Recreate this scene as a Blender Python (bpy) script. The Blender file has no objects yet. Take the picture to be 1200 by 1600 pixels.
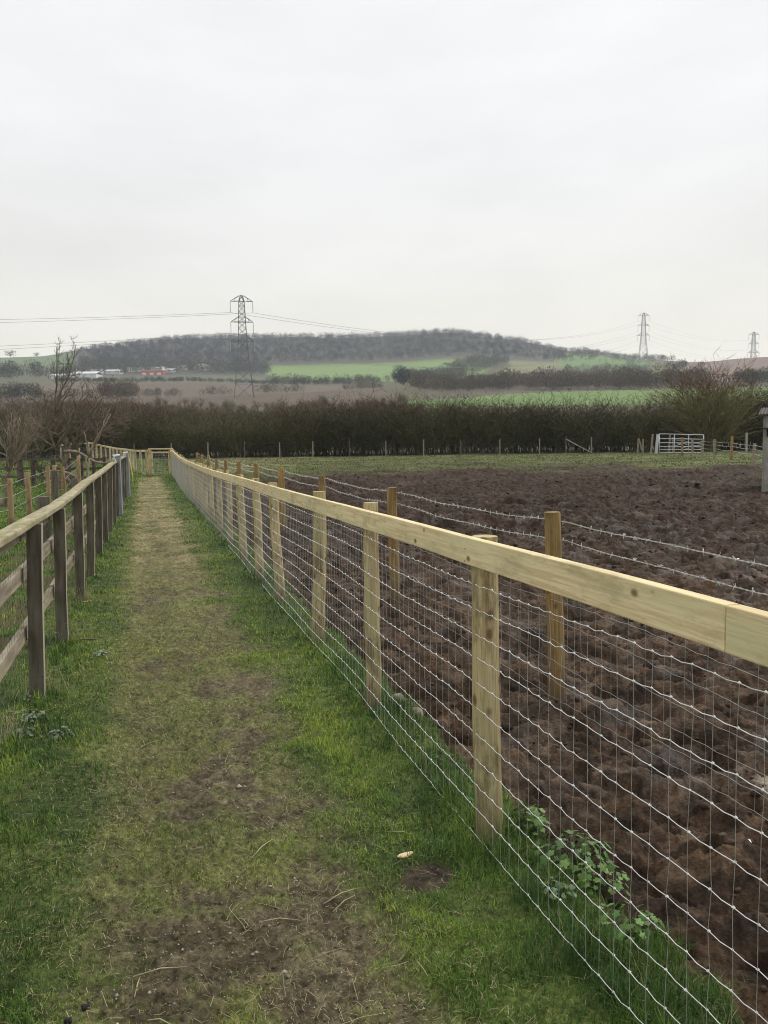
import bpy, math, random
import numpy as np
from mathutils import Matrix, Vector

sc = bpy.context.scene
COL = sc.collection
rad = math.radians

# ------------------------------------------------------------------ camera
F_PX = 1240.0
PITCH, ROLL, EYE = 5.0, 0.8, 1.6
cam_d = bpy.data.cameras.new('camera')
cam = bpy.data.objects.new('camera', cam_d)
COL.objects.link(cam)
cam_d.sensor_fit = 'VERTICAL'
cam_d.sensor_height = 36.0
cam_d.sensor_width = 27.0
cam_d.lens = 36.0 * F_PX / 1600.0
cam_d.clip_start = 0.05
cam_d.clip_end = 9000
HAZE = 0.00022
RC = Matrix.Rotation(rad(90 - PITCH), 4, 'X') @ Matrix.Rotation(rad(-ROLL), 4, 'Z')
cam.matrix_world = Matrix.Translation((0, 0, EYE)) @ RC
sc.camera = cam
RCN = np.array(RC.to_3x3())

# ------------------------------------------------------------------ world and sun
SUN_EL, SUN_AZ = 44.0, 50.0
world = bpy.data.worlds.new('World')
sc.world = world
world.use_nodes = True
wn, wl = world.node_tree.nodes, world.node_tree.links
wn.clear()
w_out = wn.new('ShaderNodeOutputWorld')
w_bg = wn.new('ShaderNodeBackground')
w_bg.inputs['Strength'].default_value = 0.1
sky = wn.new('ShaderNodeTexSky')
sky.sky_type = 'NISHITA'
sky.sun_disc = False
sky.sun_elevation = rad(SUN_EL)
sky.sun_rotation = rad(SUN_AZ)
sky.air_density = 1.0
sky.dust_density = 3.0
w_tc = wn.new('ShaderNodeTexCoord')
w_sep = wn.new('ShaderNodeSeparateXYZ')
w_ramp = wn.new('ShaderNodeValToRGB')
w_ramp.color_ramp.elements[0].position = 0.0
w_ramp.color_ramp.elements[0].color = (0.88, 0.825, 0.690, 1)
w_ramp.color_ramp.elements[1].position = 1.0
w_ramp.color_ramp.elements[1].color = (1.0, 0.985, 0.96, 1)
for p_, c_ in ((0.10, (0.86, 0.815, 0.705, 1)), (0.20, (0.79, 0.775, 0.735, 1)),
               (0.33, (0.785, 0.788, 0.790, 1)), (0.46, (0.845, 0.848, 0.852, 1))):
    e_ = w_ramp.color_ramp.elements.new(p_)
    e_.color = c_
w_map = wn.new('ShaderNodeMapping')
w_map.inputs['Scale'].default_value = (1.0, 1.0, 3.2)
w_noise = wn.new('ShaderNodeTexNoise')
w_noise.inputs['Scale'].default_value = 2.3
w_noise.inputs['Detail'].default_value = 5
w_noise.inputs['Roughness'].default_value = 0.5
w_mr = wn.new('ShaderNodeMapRange')
w_mr.inputs['From Min'].default_value = 0.3
w_mr.inputs['From Max'].default_value = 0.7
w_mr.inputs['To Min'].default_value = 9.05
w_mr.inputs['To Max'].default_value = 10.8
w_vm = wn.new('ShaderNodeVectorMath')
w_vm.operation = 'SCALE'
w_mix = wn.new('ShaderNodeMix')
w_mix.data_type = 'RGBA'
w_mix.inputs['Factor'].default_value = 0.96
wl.new(w_tc.outputs['Generated'], w_sep.inputs[0])
wl.new(w_sep.outputs['Z'], w_ramp.inputs[0])
wl.new(w_tc.outputs['Generated'], w_map.inputs[0])
wl.new(w_map.outputs[0], w_noise.inputs['Vector'])
wl.new(w_noise.outputs['Fac'], w_mr.inputs['Value'])
wl.new(w_ramp.outputs['Color'], w_vm.inputs[0])
wl.new(w_mr.outputs[0], w_vm.inputs['Scale'])
wl.new(sky.outputs[0], w_mix.inputs['A'])
wl.new(w_vm.outputs[0], w_mix.inputs['B'])
wl.new(w_mix.outputs['Result'], w_bg.inputs['Color'])
wl.new(w_bg.outputs[0], w_out.inputs['Surface'])

sun_d = bpy.data.lights.new('sun', 'SUN')
sun_d.energy = 1.5
sun_d.angle = rad(11)
sun_d.color = (1.0, 0.965, 0.90)
sun = bpy.data.objects.new('sun', sun_d)
COL.objects.link(sun)
# the bright part of the overcast lies ahead and to the right
_sd = Vector((math.sin(rad(SUN_AZ)) * math.cos(rad(SUN_EL)), math.cos(rad(SUN_AZ)) * math.cos(rad(SUN_EL)), math.sin(rad(SUN_EL))))
sun.rotation_euler = _sd.to_track_quat('Z', 'Y').to_euler()
sky.sun_rotation = math.atan2(_sd.x, _sd.y)

sc.view_settings.view_transform = 'Standard'
sc.view_settings.look = 'None'
sc.view_settings.exposure = 0.25
sc.view_settings.gamma = 1.0
sc.view_settings.use_curve_mapping = False
sc.cycles.max_bounces = 5
sc.cycles.diffuse_bounces = 2
sc.cycles.glossy_bounces = 2
sc.cycles.transmission_bounces = 2
sc.cycles.volume_bounces = 1
sc.cycles.use_denoising = True
sc.cycles.pixel_filter_type = 'BLACKMAN_HARRIS'
sc.cycles.filter_width = 1.05

# ------------------------------------------------------------------ helpers
def ray(px, py):
    d = RCN @ np.array([(px - 600) / F_PX, (800 - py) / F_PX, -1.0])
    return d
def at(px, py, Y):
    d = ray(px, py)
    k = Y / d[1]
    return np.array([d[0] * k, Y, EYE + d[2] * k])

def _hash(ix, iy, seed):
    h = (ix.astype(np.int64) * 374761393 + iy.astype(np.int64) * 668265263 + seed * 1442695041) & 0x7fffffff
    h = (h ^ (h >> 13)) * 1274126177 & 0x7fffffff
    return (h ^ (h >> 16)) & 0xffff
def perlin(x, y, seed=0):
    x0 = np.floor(x); y0 = np.floor(y)
    fx = x - x0; fy = y - y0
    u = fx * fx * fx * (fx * (fx * 6 - 15) + 10)
    v = fy * fy * fy * (fy * (fy * 6 - 15) + 10)
    def g(ix, iy, dx, dy):
        a = _hash(ix, iy, seed) * (2 * math.pi / 65536.0)
        return np.cos(a) * dx + np.sin(a) * dy
    n00 = g(x0, y0, fx, fy); n10 = g(x0 + 1, y0, fx - 1, fy)
    n01 = g(x0, y0 + 1, fx, fy - 1); n11 = g(x0 + 1, y0 + 1, fx - 1, fy - 1)
    return ((n00 * (1 - u) + n10 * u) * (1 - v) + (n01 * (1 - u) + n11 * u) * v) * 1.5
def fbm(x, y, sc_, octv=3, seed=0, gain=0.5):
    r, a, t = 0.0, 1.0, 0.0
    f = 1.0 / sc_
    for k in range(octv):
        r = r + a * perlin(x * f + 17.3 * k, y * f - 9.1 * k, seed + k)
        t += a; a *= gain; f *= 2.03
    return r / t
def sstep(a, b, x):
    t = np.clip((x - a) / (b - a), 0, 1)
    return t * t * (3 - 2 * t)
def lerp(a, b, t):
    return a * (1 - t) + b * t

def tag(o, label=None, cat=None, group=None, kind=None):
    if label: o['label'] = label
    if cat: o['category'] = cat
    if group: o['group'] = group
    if kind: o['kind'] = kind
    return o
def thing(name, label, cat, loc=(0, 0, 0), rotz=0.0, group=None):
    o = bpy.data.objects.new(name, None)
    o.empty_display_size = 0.2
    COL.objects.link(o)
    o.location = [float(v) for v in loc]
    o.rotation_euler = (0, 0, rotz)
    return tag(o, label, cat, group)

class MB:
    """collects vertices and faces, then links them as ONE mesh object"""
    def __init__(self):
        self.v = []; self.f = []; self.n = 0; self.c = []
    def add(self, verts, faces, col=None):
        verts = np.asarray(verts, float)
        self.v.append(verts)
        for f in faces:
            self.f.append(tuple(i + self.n for i in f))
        self.n += len(verts)
    def box(self, c, s, rot=None, taper=1.0):
        x, y, z = s[0] / 2, s[1] / 2, s[2] / 2
        t = taper
        v = np.array([(-x, -y, -z), (x, -y, -z), (x, y, -z), (-x, y, -z), (-x * t, -y * t, z), (x * t, -y * t, z), (x * t, y * t, z), (-x * t, y * t, z)])
        if rot is not None:
            v = v @ np.array(rot).T
        self.add(v + np.array(c), [(0, 3, 2, 1), (4, 5, 6, 7), (0, 1, 5, 4), (1, 2, 6, 5), (2, 3, 7, 6), (3, 0, 4, 7)])
        return self
    def bar(self, a, b, w, h=None):
        """rectangular bar from a to b"""
        a = np.array(a, float); b = np.array(b, float)
        h = h or w
        d = b - a; L = np.linalg.norm(d); d = d / L
        up = np.array([0, 0, 1.0]) if abs(d[2]) < 0.95 else np.array([1.0, 0, 0])
        s = np.cross(d, up); s /= np.linalg.norm(s)
        u = np.cross(s, d)
        R = np.stack([d, s, u], 1)
        return self.box((a + b) / 2, (L, w, h), R)
    def tube(self, pts, r, n=6, cap=True, wob=None):
        pts = np.asarray(pts, float)
        m = len(pts)
        r = np.full(m, r) if np.isscalar(r) else np.asarray(r, float)
        t = np.gradient(pts, axis=0)
        t /= np.linalg.norm(t, axis=1)[:, None] + 1e-12
        up = np.array([0, 0, 1.0]) if abs(t[0][2]) < 0.9 else np.array([1.0, 0, 0])
        s = np.cross(t, up); s /= np.linalg.norm(s, axis=1)[:, None] + 1e-12
        u = np.cross(s, t)
        a = np.arange(n) * 2 * math.pi / n
        rr = r[:, None] * (np.ones(n)[None] if wob is None else wob)
        v = pts[:, None, :] + rr[:, :, None] * (np.cos(a)[None, :, None] * s[:, None, :] + np.sin(a)[None, :, None] * u[:, None, :])
        fs = []
        for i in range(m - 1):
            for j in range(n):
                k = (j + 1) % n
                fs.append((i * n + j, i * n + k, (i + 1) * n + k, (i + 1) * n + j))
        if cap and n > 2:
            fs.append(tuple(range(n - 1, -1, -1)))
            fs.append(tuple((m - 1) * n + j for j in range(n)))
        self.add(v.reshape(-1, 3), fs)
        return self
    def build(self, name, mat, parent=None, smooth=False, loc=None, bevel=0):
        me = bpy.data.meshes.new(name)
        v = np.concatenate(self.v) if self.v else np.zeros((0, 3))
        me.from_pydata(v.tolist(), [], self.f)
        me.update()
        if smooth:
            me.polygons.foreach_set('use_smooth', [True] * len(me.polygons))
        o = bpy.data.objects.new(name, me)
        COL.objects.link(o)
        if mat: me.materials.append(mat)
        if parent: o.parent = parent
        if loc is not None: o.location = [float(q) for q in loc]
        if bevel:
            m = o.modifiers.new('bevel', 'BEVEL'); m.width = bevel; m.segments = 2; m.limit_method = 'ANGLE'
        return o

def np_mesh(name, verts, faces, mat=None, col=None, smooth=False, parent=None, colname='tint'):
    """fast mesh from arrays; faces is an (n,3) or (n,4) int array"""
    me = bpy.data.meshes.new(name)
    nv, nf, k = len(verts), len(faces), faces.shape[1]
    me.vertices.add(nv)
    me.vertices.foreach_set('co', np.ascontiguousarray(verts, dtype=np.float32).ravel())
    me.loops.add(nf * k)
    me.polygons.add(nf)
    me.loops.foreach_set('vertex_index', np.ascontiguousarray(faces, dtype=np.int32).ravel())
    me.polygons.foreach_set('loop_start', (np.arange(nf) * k).astype(np.int32))
    me.polygons.foreach_set('loop_total', np.full(nf, k, dtype=np.int32))
    me.update(calc_edges=True)
    if smooth:
        me.polygons.foreach_set('use_smooth', np.ones(nf, dtype=bool))
    if col is not None:
        a = me.color_attributes.new(colname, 'FLOAT_COLOR', 'POINT')
        c = np.ones((nv, 4), np.float32); c[:, :col.shape[1]] = col
        a.data.foreach_set('color', c.ravel())
    if mat: me.materials.append(mat)
    o = bpy.data.objects.new(name, me)
    COL.objects.link(o)
    if parent: o.parent = parent
    return o

# ------------------------------------------------------------------ materials
def new_mat(name):
    m = bpy.data.materials.new(name)
    m.use_nodes = True
    nt = m.node_tree
    b = nt.nodes['Principled BSDF']
    return m, nt, b
def N(nt, t, **kw):
    n = nt.nodes.new(t)
    for k, v in kw.items():
        if k.startswith('_'): setattr(n, k[1:], v)
        else: n.inputs[k.replace('~', ' ')].default_value = v
    return n
def noise_mat(name, c1, c2, scale=8, stretch=(1, 1, 1), rough=0.85, detail=5, bump=0.3, bdist=0.005, c3=None, s3=30, lo=0.35, hi=0.65, metal=0.0, t3=(0.55, 0.7), spec=0.5, s3stretch=None):
    m, nt, b = new_mat(name)
    L = nt.links
    tc = N(nt, 'ShaderNodeTexCoord')
    mp = N(nt, 'ShaderNodeMapping'); mp.inputs['Scale'].default_value = stretch
    oi = N(nt, 'ShaderNodeObjectInfo')
    add = N(nt, 'ShaderNodeVectorMath', _operation='ADD')
    sc3 = N(nt, 'ShaderNodeVectorMath', _operation='SCALE'); sc3.inputs[0].default_value = (37.0, 19.0, 23.0)
    L.new(oi.outputs['Random'], sc3.inputs['Scale'])
    L.new(tc.outputs['Object'], add.inputs[0]); L.new(sc3.outputs[0], add.inputs[1])
    L.new(add.outputs[0], mp.inputs[0])
    n1 = N(nt, 'ShaderNodeTexNoise', Scale=scale, Detail=detail, Roughness=0.6)
    L.new(mp.outputs[0], n1.inputs['Vector'])
    mr = N(nt, 'ShaderNodeMapRange'); mr.inputs['From Min'].default_value = lo; mr.inputs['From Max'].default_value = hi
    L.new(n1.outputs['Fac'], mr.inputs['Value'])
    mx = N(nt, 'ShaderNodeMix', _data_type='RGBA'); mx.inputs['A'].default_value = (*c1, 1); mx.inputs['B'].default_value = (*c2, 1)
    L.new(mr.outputs[0], mx.inputs['Factor'])
    res = mx.outputs['Result']
    if c3:
        n2 = N(nt, 'ShaderNodeTexNoise', Scale=s3, Detail=4, Roughness=0.6)
        if s3stretch:
            mp2 = N(nt, 'ShaderNodeMapping'); mp2.inputs['Scale'].default_value = s3stretch
            L.new(add.outputs[0], mp2.inputs[0]); L.new(mp2.outputs[0], n2.inputs['Vector'])
        else:
            L.new(add.outputs[0], n2.inputs['Vector'])
        mr2 = N(nt, 'ShaderNodeMapRange'); mr2.inputs['From Min'].default_value = t3[0]; mr2.inputs['From Max'].default_value = t3[1]
        L.new(n2.outputs['Fac'], mr2.inputs['Value'])
        mx2 = N(nt, 'ShaderNodeMix', _data_type='RGBA'); mx2.inputs['B'].default_value = (*c3, 1)
        L.new(res, mx2.inputs['A']); L.new(mr2.outputs[0], mx2.inputs['Factor'])
        res = mx2.outputs['Result']
    L.new(res, b.inputs['Base Color'])
    b.inputs['Roughness'].default_value = rough
    b.inputs['Metallic'].default_value = metal
    b.inputs['Specular IOR Level'].default_value = spec
    if bump:
        bp = N(nt, 'ShaderNodeBump', Strength=bump, Distance=bdist)
        L.new(n1.outputs['Fac'], bp.inputs['Height']); L.new(bp.outputs[0], b.inputs['Normal'])
    return m

def timber_mat(name, base, late, green, axis, knot=(0.16, 0.085, 0.035), rough=0.8):
    """sawn or peeled softwood: grain drawn out along the local axis, knots, greenish treatment"""
    m, nt, b = new_mat(name)
    L = nt.links
    tc = N(nt, 'ShaderNodeTexCoord'); oi = N(nt, 'ShaderNodeObjectInfo')
    add = N(nt, 'ShaderNodeVectorMath', _operation='ADD')
    s0 = N(nt, 'ShaderNodeVectorMath', _operation='SCALE'); s0.inputs[0].default_value = (31.0, 17.0, 43.0)
    L.new(oi.outputs['Random'], s0.inputs['Scale']); L.new(tc.outputs['Object'], add.inputs[0]); L.new(s0.outputs[0], add.inputs[1])
    st = [1.0, 1.0, 1.0]; st[axis] = 0.045
    mp = N(nt, 'ShaderNodeMapping'); mp.inputs['Scale'].default_value = st
    L.new(add.outputs[0], mp.inputs[0])
    wv = N(nt, 'ShaderNodeTexNoise', Scale=75, Detail=4, Roughness=0.65, Distortion=0.6)
    L.new(mp.outputs[0], wv.inputs['Vector'])
    st2 = [1.0, 1.0, 1.0]; st2[axis] = 0.16
    mp2 = N(nt, 'ShaderNodeMapping'); mp2.inputs['Scale'].default_value = st2
    L.new(add.outputs[0], mp2.inputs[0])
    big = N(nt, 'ShaderNodeTexNoise', Scale=9, Detail=3, Roughness=0.55)
    L.new(mp2.outputs[0], big.inputs['Vector'])
    mr = N(nt, 'ShaderNodeMapRange'); mr.inputs['From Min'].default_value = 0.42; mr.inputs['From Max'].default_value = 0.60; mr.inputs['To Max'].default_value = 1.15; mr.clamp = False
    L.new(wv.outputs['Fac'], mr.inputs['Value'])
    mx = N(nt, 'ShaderNodeMix', _data_type='RGBA'); mx.inputs['A'].default_value = (*base, 1); mx.inputs['B'].default_value = (*late, 1)
    L.new(mr.outputs[0], mx.inputs['Factor'])
    mrb = N(nt, 'ShaderNodeMapRange'); mrb.inputs['From Min'].default_value = 0.42; mrb.inputs['From Max'].default_value = 0.66; mrb.inputs['To Max'].default_value = 0.75
    L.new(big.outputs['Fac'], mrb.inputs['Value'])
    mx2 = N(nt, 'ShaderNodeMix', _data_type='RGBA'); mx2.inputs['B'].default_value = (*green, 1)
    L.new(mx.outputs['Result'], mx2.inputs['A']); L.new(mrb.outputs[0], mx2.inputs['Factor'])
    vo = N(nt, 'ShaderNodeTexVoronoi', Scale=12.0 if axis == 2 else 6.0, Randomness=1.0)
    st3 = [1.0, 1.0, 1.0]; st3[axis] = 0.62
    mp3 = N(nt, 'ShaderNodeMapping'); mp3.inputs['Scale'].default_value = st3
    L.new(add.outputs[0], mp3.inputs[0]); L.new(mp3.outputs[0], vo.inputs['Vector'])
    mk = N(nt, 'ShaderNodeMapRange'); mk.inputs['From Min'].default_value = 0.12 if axis == 2 else 0.045; mk.inputs['From Max'].default_value = 0.22 if axis == 2 else 0.085; mk.inputs['To Min'].default_value = 0.85; mk.inputs['To Max'].default_value = 0.0
    L.new(vo.outputs['Distance'], mk.inputs['Value'])
    mx3 = N(nt, 'ShaderNodeMix', _data_type='RGBA'); mx3.inputs['B'].default_value = (*knot, 1)
    L.new(mx2.outputs['Result'], mx3.inputs['A']); L.new(mk.outputs[0], mx3.inputs['Factor'])
    dirt = N(nt, 'ShaderNodeTexNoise', Scale=9, Detail=8, Roughness=0.74)
    st4 = [1.0, 1.0, 1.0]; st4[axis] = 0.35
    mp4 = N(nt, 'ShaderNodeMapping'); mp4.inputs['Scale'].default_value = st4
    L.new(add.outputs[0], mp4.inputs[0]); L.new(mp4.outputs[0], dirt.inputs['Vector'])
    md = N(nt, 'ShaderNodeMapRange'); md.inputs['From Min'].default_value = 0.50; md.inputs['From Max'].default_value = 0.62; md.inputs['To Max'].default_value = 0.80 if axis == 2 else 0.30
    L.new(dirt.outputs['Fac'], md.inputs['Value'])
    mx4 = N(nt, 'ShaderNodeMix', _data_type='RGBA'); mx4.inputs['B'].default_value = (0.17, 0.12, 0.06, 1)
    L.new(mx3.outputs['Result'], mx4.inputs['A']); L.new(md.outputs[0], mx4.inputs['Factor'])
    res = mx4.outputs['Result']
    if axis == 2:      # mud splashed on the foot of the post
        sp = N(nt, 'ShaderNodeSeparateXYZ'); L.new(tc.outputs['Object'], sp.inputs[0])
        ad = N(nt, 'ShaderNodeMath', _operation='MULTIPLY_ADD'); ad.inputs[1].default_value = 0.45; L.new(dirt.outputs['Fac'], ad.inputs[0])
        L.new(sp.outputs['Z'], ad.inputs[2])
        ms = N(nt, 'ShaderNodeMapRange'); ms.inputs['From Min'].default_value = 0.24; ms.inputs['From Max'].default_value = 0.46; ms.inputs['To Min'].default_value = 0.8; ms.inputs['To Max'].default_value = 0.0
        L.new(ad.outputs[0], ms.inputs['Value'])
        mx5 = N(nt, 'ShaderNodeMix', _data_type='RGBA'); mx5.inputs['B'].default_value = (0.11, 0.08, 0.05, 1)
        L.new(res, mx5.inputs['A']); L.new(ms.outputs[0], mx5.inputs['Factor']); res = mx5.outputs['Result']
    hs = N(nt, 'ShaderNodeHueSaturation')
    hv_ = N(nt, 'ShaderNodeMapRange'); hv_.inputs['To Min'].default_value = 0.92; hv_.inputs['To Max'].default_value = 1.07
    L.new(oi.outputs['Random'], hv_.inputs['Value']); L.new(hv_.outputs[0], hs.inputs['Value']); L.new(res, hs.inputs['Color'])
    L.new(hs.outputs['Color'], b.inputs['Base Color'])
    b.inputs['Roughness'].default_value = rough
    b.inputs['Specular IOR Level'].default_value = 0.3
    bp = N(nt, 'ShaderNodeBump', Strength=0.45, Distance=0.003)
    L.new(wv.outputs['Fac'], bp.inputs['Height']); L.new(bp.outputs[0], b.inputs['Normal'])
    return m

def attr_mat(name, attr='tint', rough=0.8, spec=0.3, noise=None, transl=0.0):
    m, nt, b = new_mat(name)
    L = nt.links
    a = N(nt, 'ShaderNodeAttribute', _attribute_name=attr)
    res = a.outputs['Color']
    if noise:
        g = N(nt, 'ShaderNodeNewGeometry')
        n = N(nt, 'ShaderNodeTexNoise', Scale=noise[0], Detail=4)
        L.new(g.outputs['Position'], n.inputs['Vector'])
        mr = N(nt, 'ShaderNodeMapRange'); mr.inputs['From Min'].default_value = 0.3; mr.inputs['From Max'].default_value = 0.7
        mr.inputs['To Min'].default_value = 1 - noise[1]; mr.inputs['To Max'].default_value = 1 + noise[1]
        L.new(n.outputs['Fac'], mr.inputs['Value'])
        v = N(nt, 'ShaderNodeVectorMath', _operation='SCALE')
        L.new(res, v.inputs[0]); L.new(mr.outputs[0], v.inputs['Scale'])
        res = v.outputs[0]
    L.new(res, b.inputs['Base Color'])
    b.inputs['Roughness'].default_value = rough
    b.inputs['Specular IOR Level'].default_value = spec
    return m

def ground_mat():
    m, nt, b = new_mat('ground_surface')
    L = nt.links
    a = N(nt, 'ShaderNodeAttribute', _attribute_name='albedo')
    z = N(nt, 'ShaderNodeAttribute', _attribute_name='zone')      # r mud, g wet, b nearness of fine detail
    sp = N(nt, 'ShaderNodeSeparateColor')
    L.new(z.outputs['Color'], sp.inputs[0])
    g = N(nt, 'ShaderNodeNewGeometry')
    n1 = N(nt, 'ShaderNodeTexNoise', Scale=55, Detail=6, Roughness=0.7)
    L.new(g.outputs['Position'], n1.inputs['Vector'])
    n2 = N(nt, 'ShaderNodeTexNoise', Scale=0.35, Detail=8, Roughness=0.7)
    L.new(g.outputs['Position'], n2.inputs['Vector'])
    mr = N(nt, 'ShaderNodeMapRange'); mr.inputs['From Min'].default_value = 0.28; mr.inputs['From Max'].default_value = 0.72; mr.inputs['To Min'].default_value = 0.32; mr.inputs['To Max'].default_value = 1.75
    L.new(n1.outputs['Fac'], mr.inputs['Value'])
    mr2 = N(nt, 'ShaderNodeMapRange'); mr2.inputs['From Min'].default_value = 0.3; mr2.inputs['From Max'].default_value = 0.7; mr2.inputs['To Min'].default_value = 0.72; mr2.inputs['To Max'].default_value = 1.28
    L.new(n2.outputs['Fac'], mr2.inputs['Value'])
    mm = N(nt, 'ShaderNodeMath', _operation='MULTIPLY')
    L.new(mr.outputs[0], mm.inputs[0]); L.new(mr2.outputs[0], mm.inputs[1])
    n3 = N(nt, 'ShaderNodeTexNoise', Scale=9, Detail=9, Roughness=0.66, Distortion=0.25)
    mp3 = N(nt, 'ShaderNodeMapping'); mp3.inputs['Scale'].default_value = (0.6, 1.0, 1.0); mp3.inputs['Rotation'].default_value = (0, 0, -0.25)
    L.new(g.outputs['Position'], mp3.inputs[0]); L.new(mp3.outputs[0], n3.inputs['Vector'])
    mr3 = N(nt, 'ShaderNodeMapRange'); mr3.inputs['From Min'].default_value = 0.36; mr3.inputs['From Max'].default_value = 0.64; mr3.inputs['To Min'].default_value = 0.62; mr3.inputs['To Max'].default_value = 1.40
    L.new(n3.outputs['Fac'], mr3.inputs['Value'])
    mu = N(nt, 'ShaderNodeMix'); mu.inputs['A'].default_value = 1.0
    L.new(sp.outputs['Red'], mu.inputs['Factor']); L.new(mr3.outputs[0], mu.inputs['B'])
    mm2 = N(nt, 'ShaderNodeMath', _operation='MULTIPLY')
    L.new(mm.outputs[0], mm2.inputs[0]); L.new(mu.outputs['Result'], mm2.inputs[1])
    v = N(nt, 'ShaderNodeVectorMath', _operation='SCALE')
    L.new(a.outputs['Color'], v.inputs[0]); L.new(mm2.outputs[0], v.inputs['Scale'])
    L.new(v.outputs[0], b.inputs['Base Color'])
    bp0 = N(nt, 'ShaderNodeBump', Distance=0.045)
    L.new(sp.outputs['Red'], bp0.inputs['Strength']); L.new(n3.outputs['Fac'], bp0.inputs['Height'])
    rr = N(nt, 'ShaderNodeMapRange'); rr.inputs['To Min'].default_value = 0.9; rr.inputs['To Max'].default_value = 0.12
    L.new(sp.outputs['Green'], rr.inputs['Value'])
    L.new(rr.outputs[0], b.inputs['Roughness'])
    b.inputs['Specular IOR Level'].default_value = 0.26
    inv = N(nt, 'ShaderNodeMath', _operation='SUBTRACT'); inv.inputs[0].default_value = 1.0
    L.new(sp.outputs['Green'], inv.inputs[1])
    bp = N(nt, 'ShaderNodeBump', Distance=0.012)
    L.new(inv.outputs[0], bp.inputs['Strength'])
    L.new(n1.outputs['Fac'], bp.inputs['Height']); L.new(bp0.outputs[0], bp.inputs['Normal']); L.new(bp.outputs[0], b.inputs['Normal'])
    return m

M = {}
M['ground'] = ground_mat()
M['rail'] = timber_mat('new_sawn_timber', (0.83, 0.70, 0.44), (0.66, 0.51, 0.28), (0.68, 0.63, 0.37), 0)
M['post'] = timber_mat('new_peeled_timber', (0.64, 0.53, 0.30), (0.45, 0.34, 0.17), (0.44, 0.41, 0.21), 2)
M['brownpost'] = timber_mat('brown_peeled_timber', (0.42, 0.275, 0.105), (0.24, 0.15, 0.055), (0.28, 0.22, 0.10), 2)
M['stake'] = timber_mat('pinkish_stake_timber', (0.40, 0.27, 0.17), (0.30, 0.19, 0.11), (0.36, 0.27, 0.14), 2)
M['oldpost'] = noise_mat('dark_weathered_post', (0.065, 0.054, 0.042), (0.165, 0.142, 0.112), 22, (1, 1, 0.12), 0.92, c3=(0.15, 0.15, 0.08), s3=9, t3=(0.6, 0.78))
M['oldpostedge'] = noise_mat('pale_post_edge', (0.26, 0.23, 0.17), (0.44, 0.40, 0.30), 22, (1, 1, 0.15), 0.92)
M['oldrail'] = noise_mat('weathered_rail', (0.17, 0.14, 0.105), (0.38, 0.33, 0.25), 26, (0.1, 1, 1), 0.92, c3=(0.24, 0.21, 0.07), s3=12, t3=(0.52, 0.68))
M['mossrail'] = noise_mat('mossy_cap_rail', (0.25, 0.215, 0.135), (0.43, 0.38, 0.25), 20, (0.12, 1, 1), 0.95, c3=(0.20, 0.20, 0.055), s3=10, t3=(0.48, 0.68), bump=0.7, bdist=0.006)
M['wire'] = noise_mat('galvanised_wire', (0.62, 0.63, 0.62), (0.84, 0.85, 0.83), 60, rough=0.42, metal=0.35, bump=0)
M['greywire'] = noise_mat('dull_wire', (0.30, 0.31, 0.31), (0.50, 0.51, 0.50), 60, rough=0.5, metal=0.4, bump=0)
M['darkwire'] = noise_mat('dark_old_wire', (0.05, 0.05, 0.045), (0.10, 0.10, 0.085), 60, rough=0.7, metal=0.1, bump=0)
M['galv'] = noise_mat('galvanised_steel', (0.50, 0.52, 0.54), (0.68, 0.70, 0.71), 12, rough=0.5, metal=0.3, bump=0.05)
M['grey_metal'] = noise_mat('grey_painted_post', (0.20, 0.215, 0.23), (0.29, 0.30, 0.32), 14, (1, 1, .3), rough=0.6, bump=0.1)
M['pylon'] = noise_mat('pylon_steel', (0.10, 0.105, 0.115), (0.16, 0.165, 0.17), 0.5, rough=0.6, metal=0.2, bump=0)
M['insul'] = noise_mat('insulator_ceramic', (0.28, 0.28, 0.29), (0.42, 0.42, 0.43), 2, rough=0.4, bump=0)
M['cable'] = noise_mat('cable_metal', (0.10, 0.10, 0.11), (0.16, 0.16, 0.17), 1, rough=0.6, bump=0)
M['bark'] = noise_mat('lichened_bark', (0.085, 0.068, 0.05), (0.20, 0.17, 0.12), 9, (1, 1, 0.4), 0.95, c3=(0.15, 0.15, 0.06), s3=5, t3=(0.54, 0.70), bump=0.6, bdist=0.01)
M['palebark'] = noise_mat('pale_bark', (0.15, 0.115, 0.085), (0.33, 0.275, 0.20), 9, (1, 1, 0.4), 0.95, bump=0.6, bdist=0.01)
M['twig'] = noise_mat('reddish_twigs', (0.12, 0.085, 0.070), (0.22, 0.165, 0.135), 3, (1, 1, 1), 0.9, bump=0)
M['concrete'] = noise_mat('weathered_panel', (0.25, 0.235, 0.215), (0.40, 0.38, 0.35), 3, (2.5, 2.5, 0.4), 0.9, c3=(0.20, 0.20, 0.13), s3=2.2, t3=(0.5, 0.75), bump=0.2)
M['darkmetal'] = noise_mat('rusted_roof_sheet', (0.03, 0.025, 0.022), (0.07, 0.055, 0.045), 8, rough=0.8)
M['black'] = noise_mat('dark_opening', (0.008, 0.008, 0.008), (0.015, 0.015, 0.015), 4, bump=0)
M['whitewall'] = noise_mat('white_render', (0.62, 0.61, 0.58), (0.78, 0.77, 0.74), 0.6, rough=0.8, bump=0)
M['greyroof'] = noise_mat('pale_sheet_roof', (0.55, 0.58, 0.60), (0.72, 0.74, 0.75), 0.3, rough=0.6, bump=0)
M['redpaint'] = noise_mat('red_cladding', (0.42, 0.09, 0.07), (0.55, 0.14, 0.11), 0.5, rough=0.6, bump=0)
M['tealroof'] = noise_mat('green_sheet_roof', (0.09, 0.17, 0.15), (0.14, 0.22, 0.20), 0.5, rough=0.6, bump=0)
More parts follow.
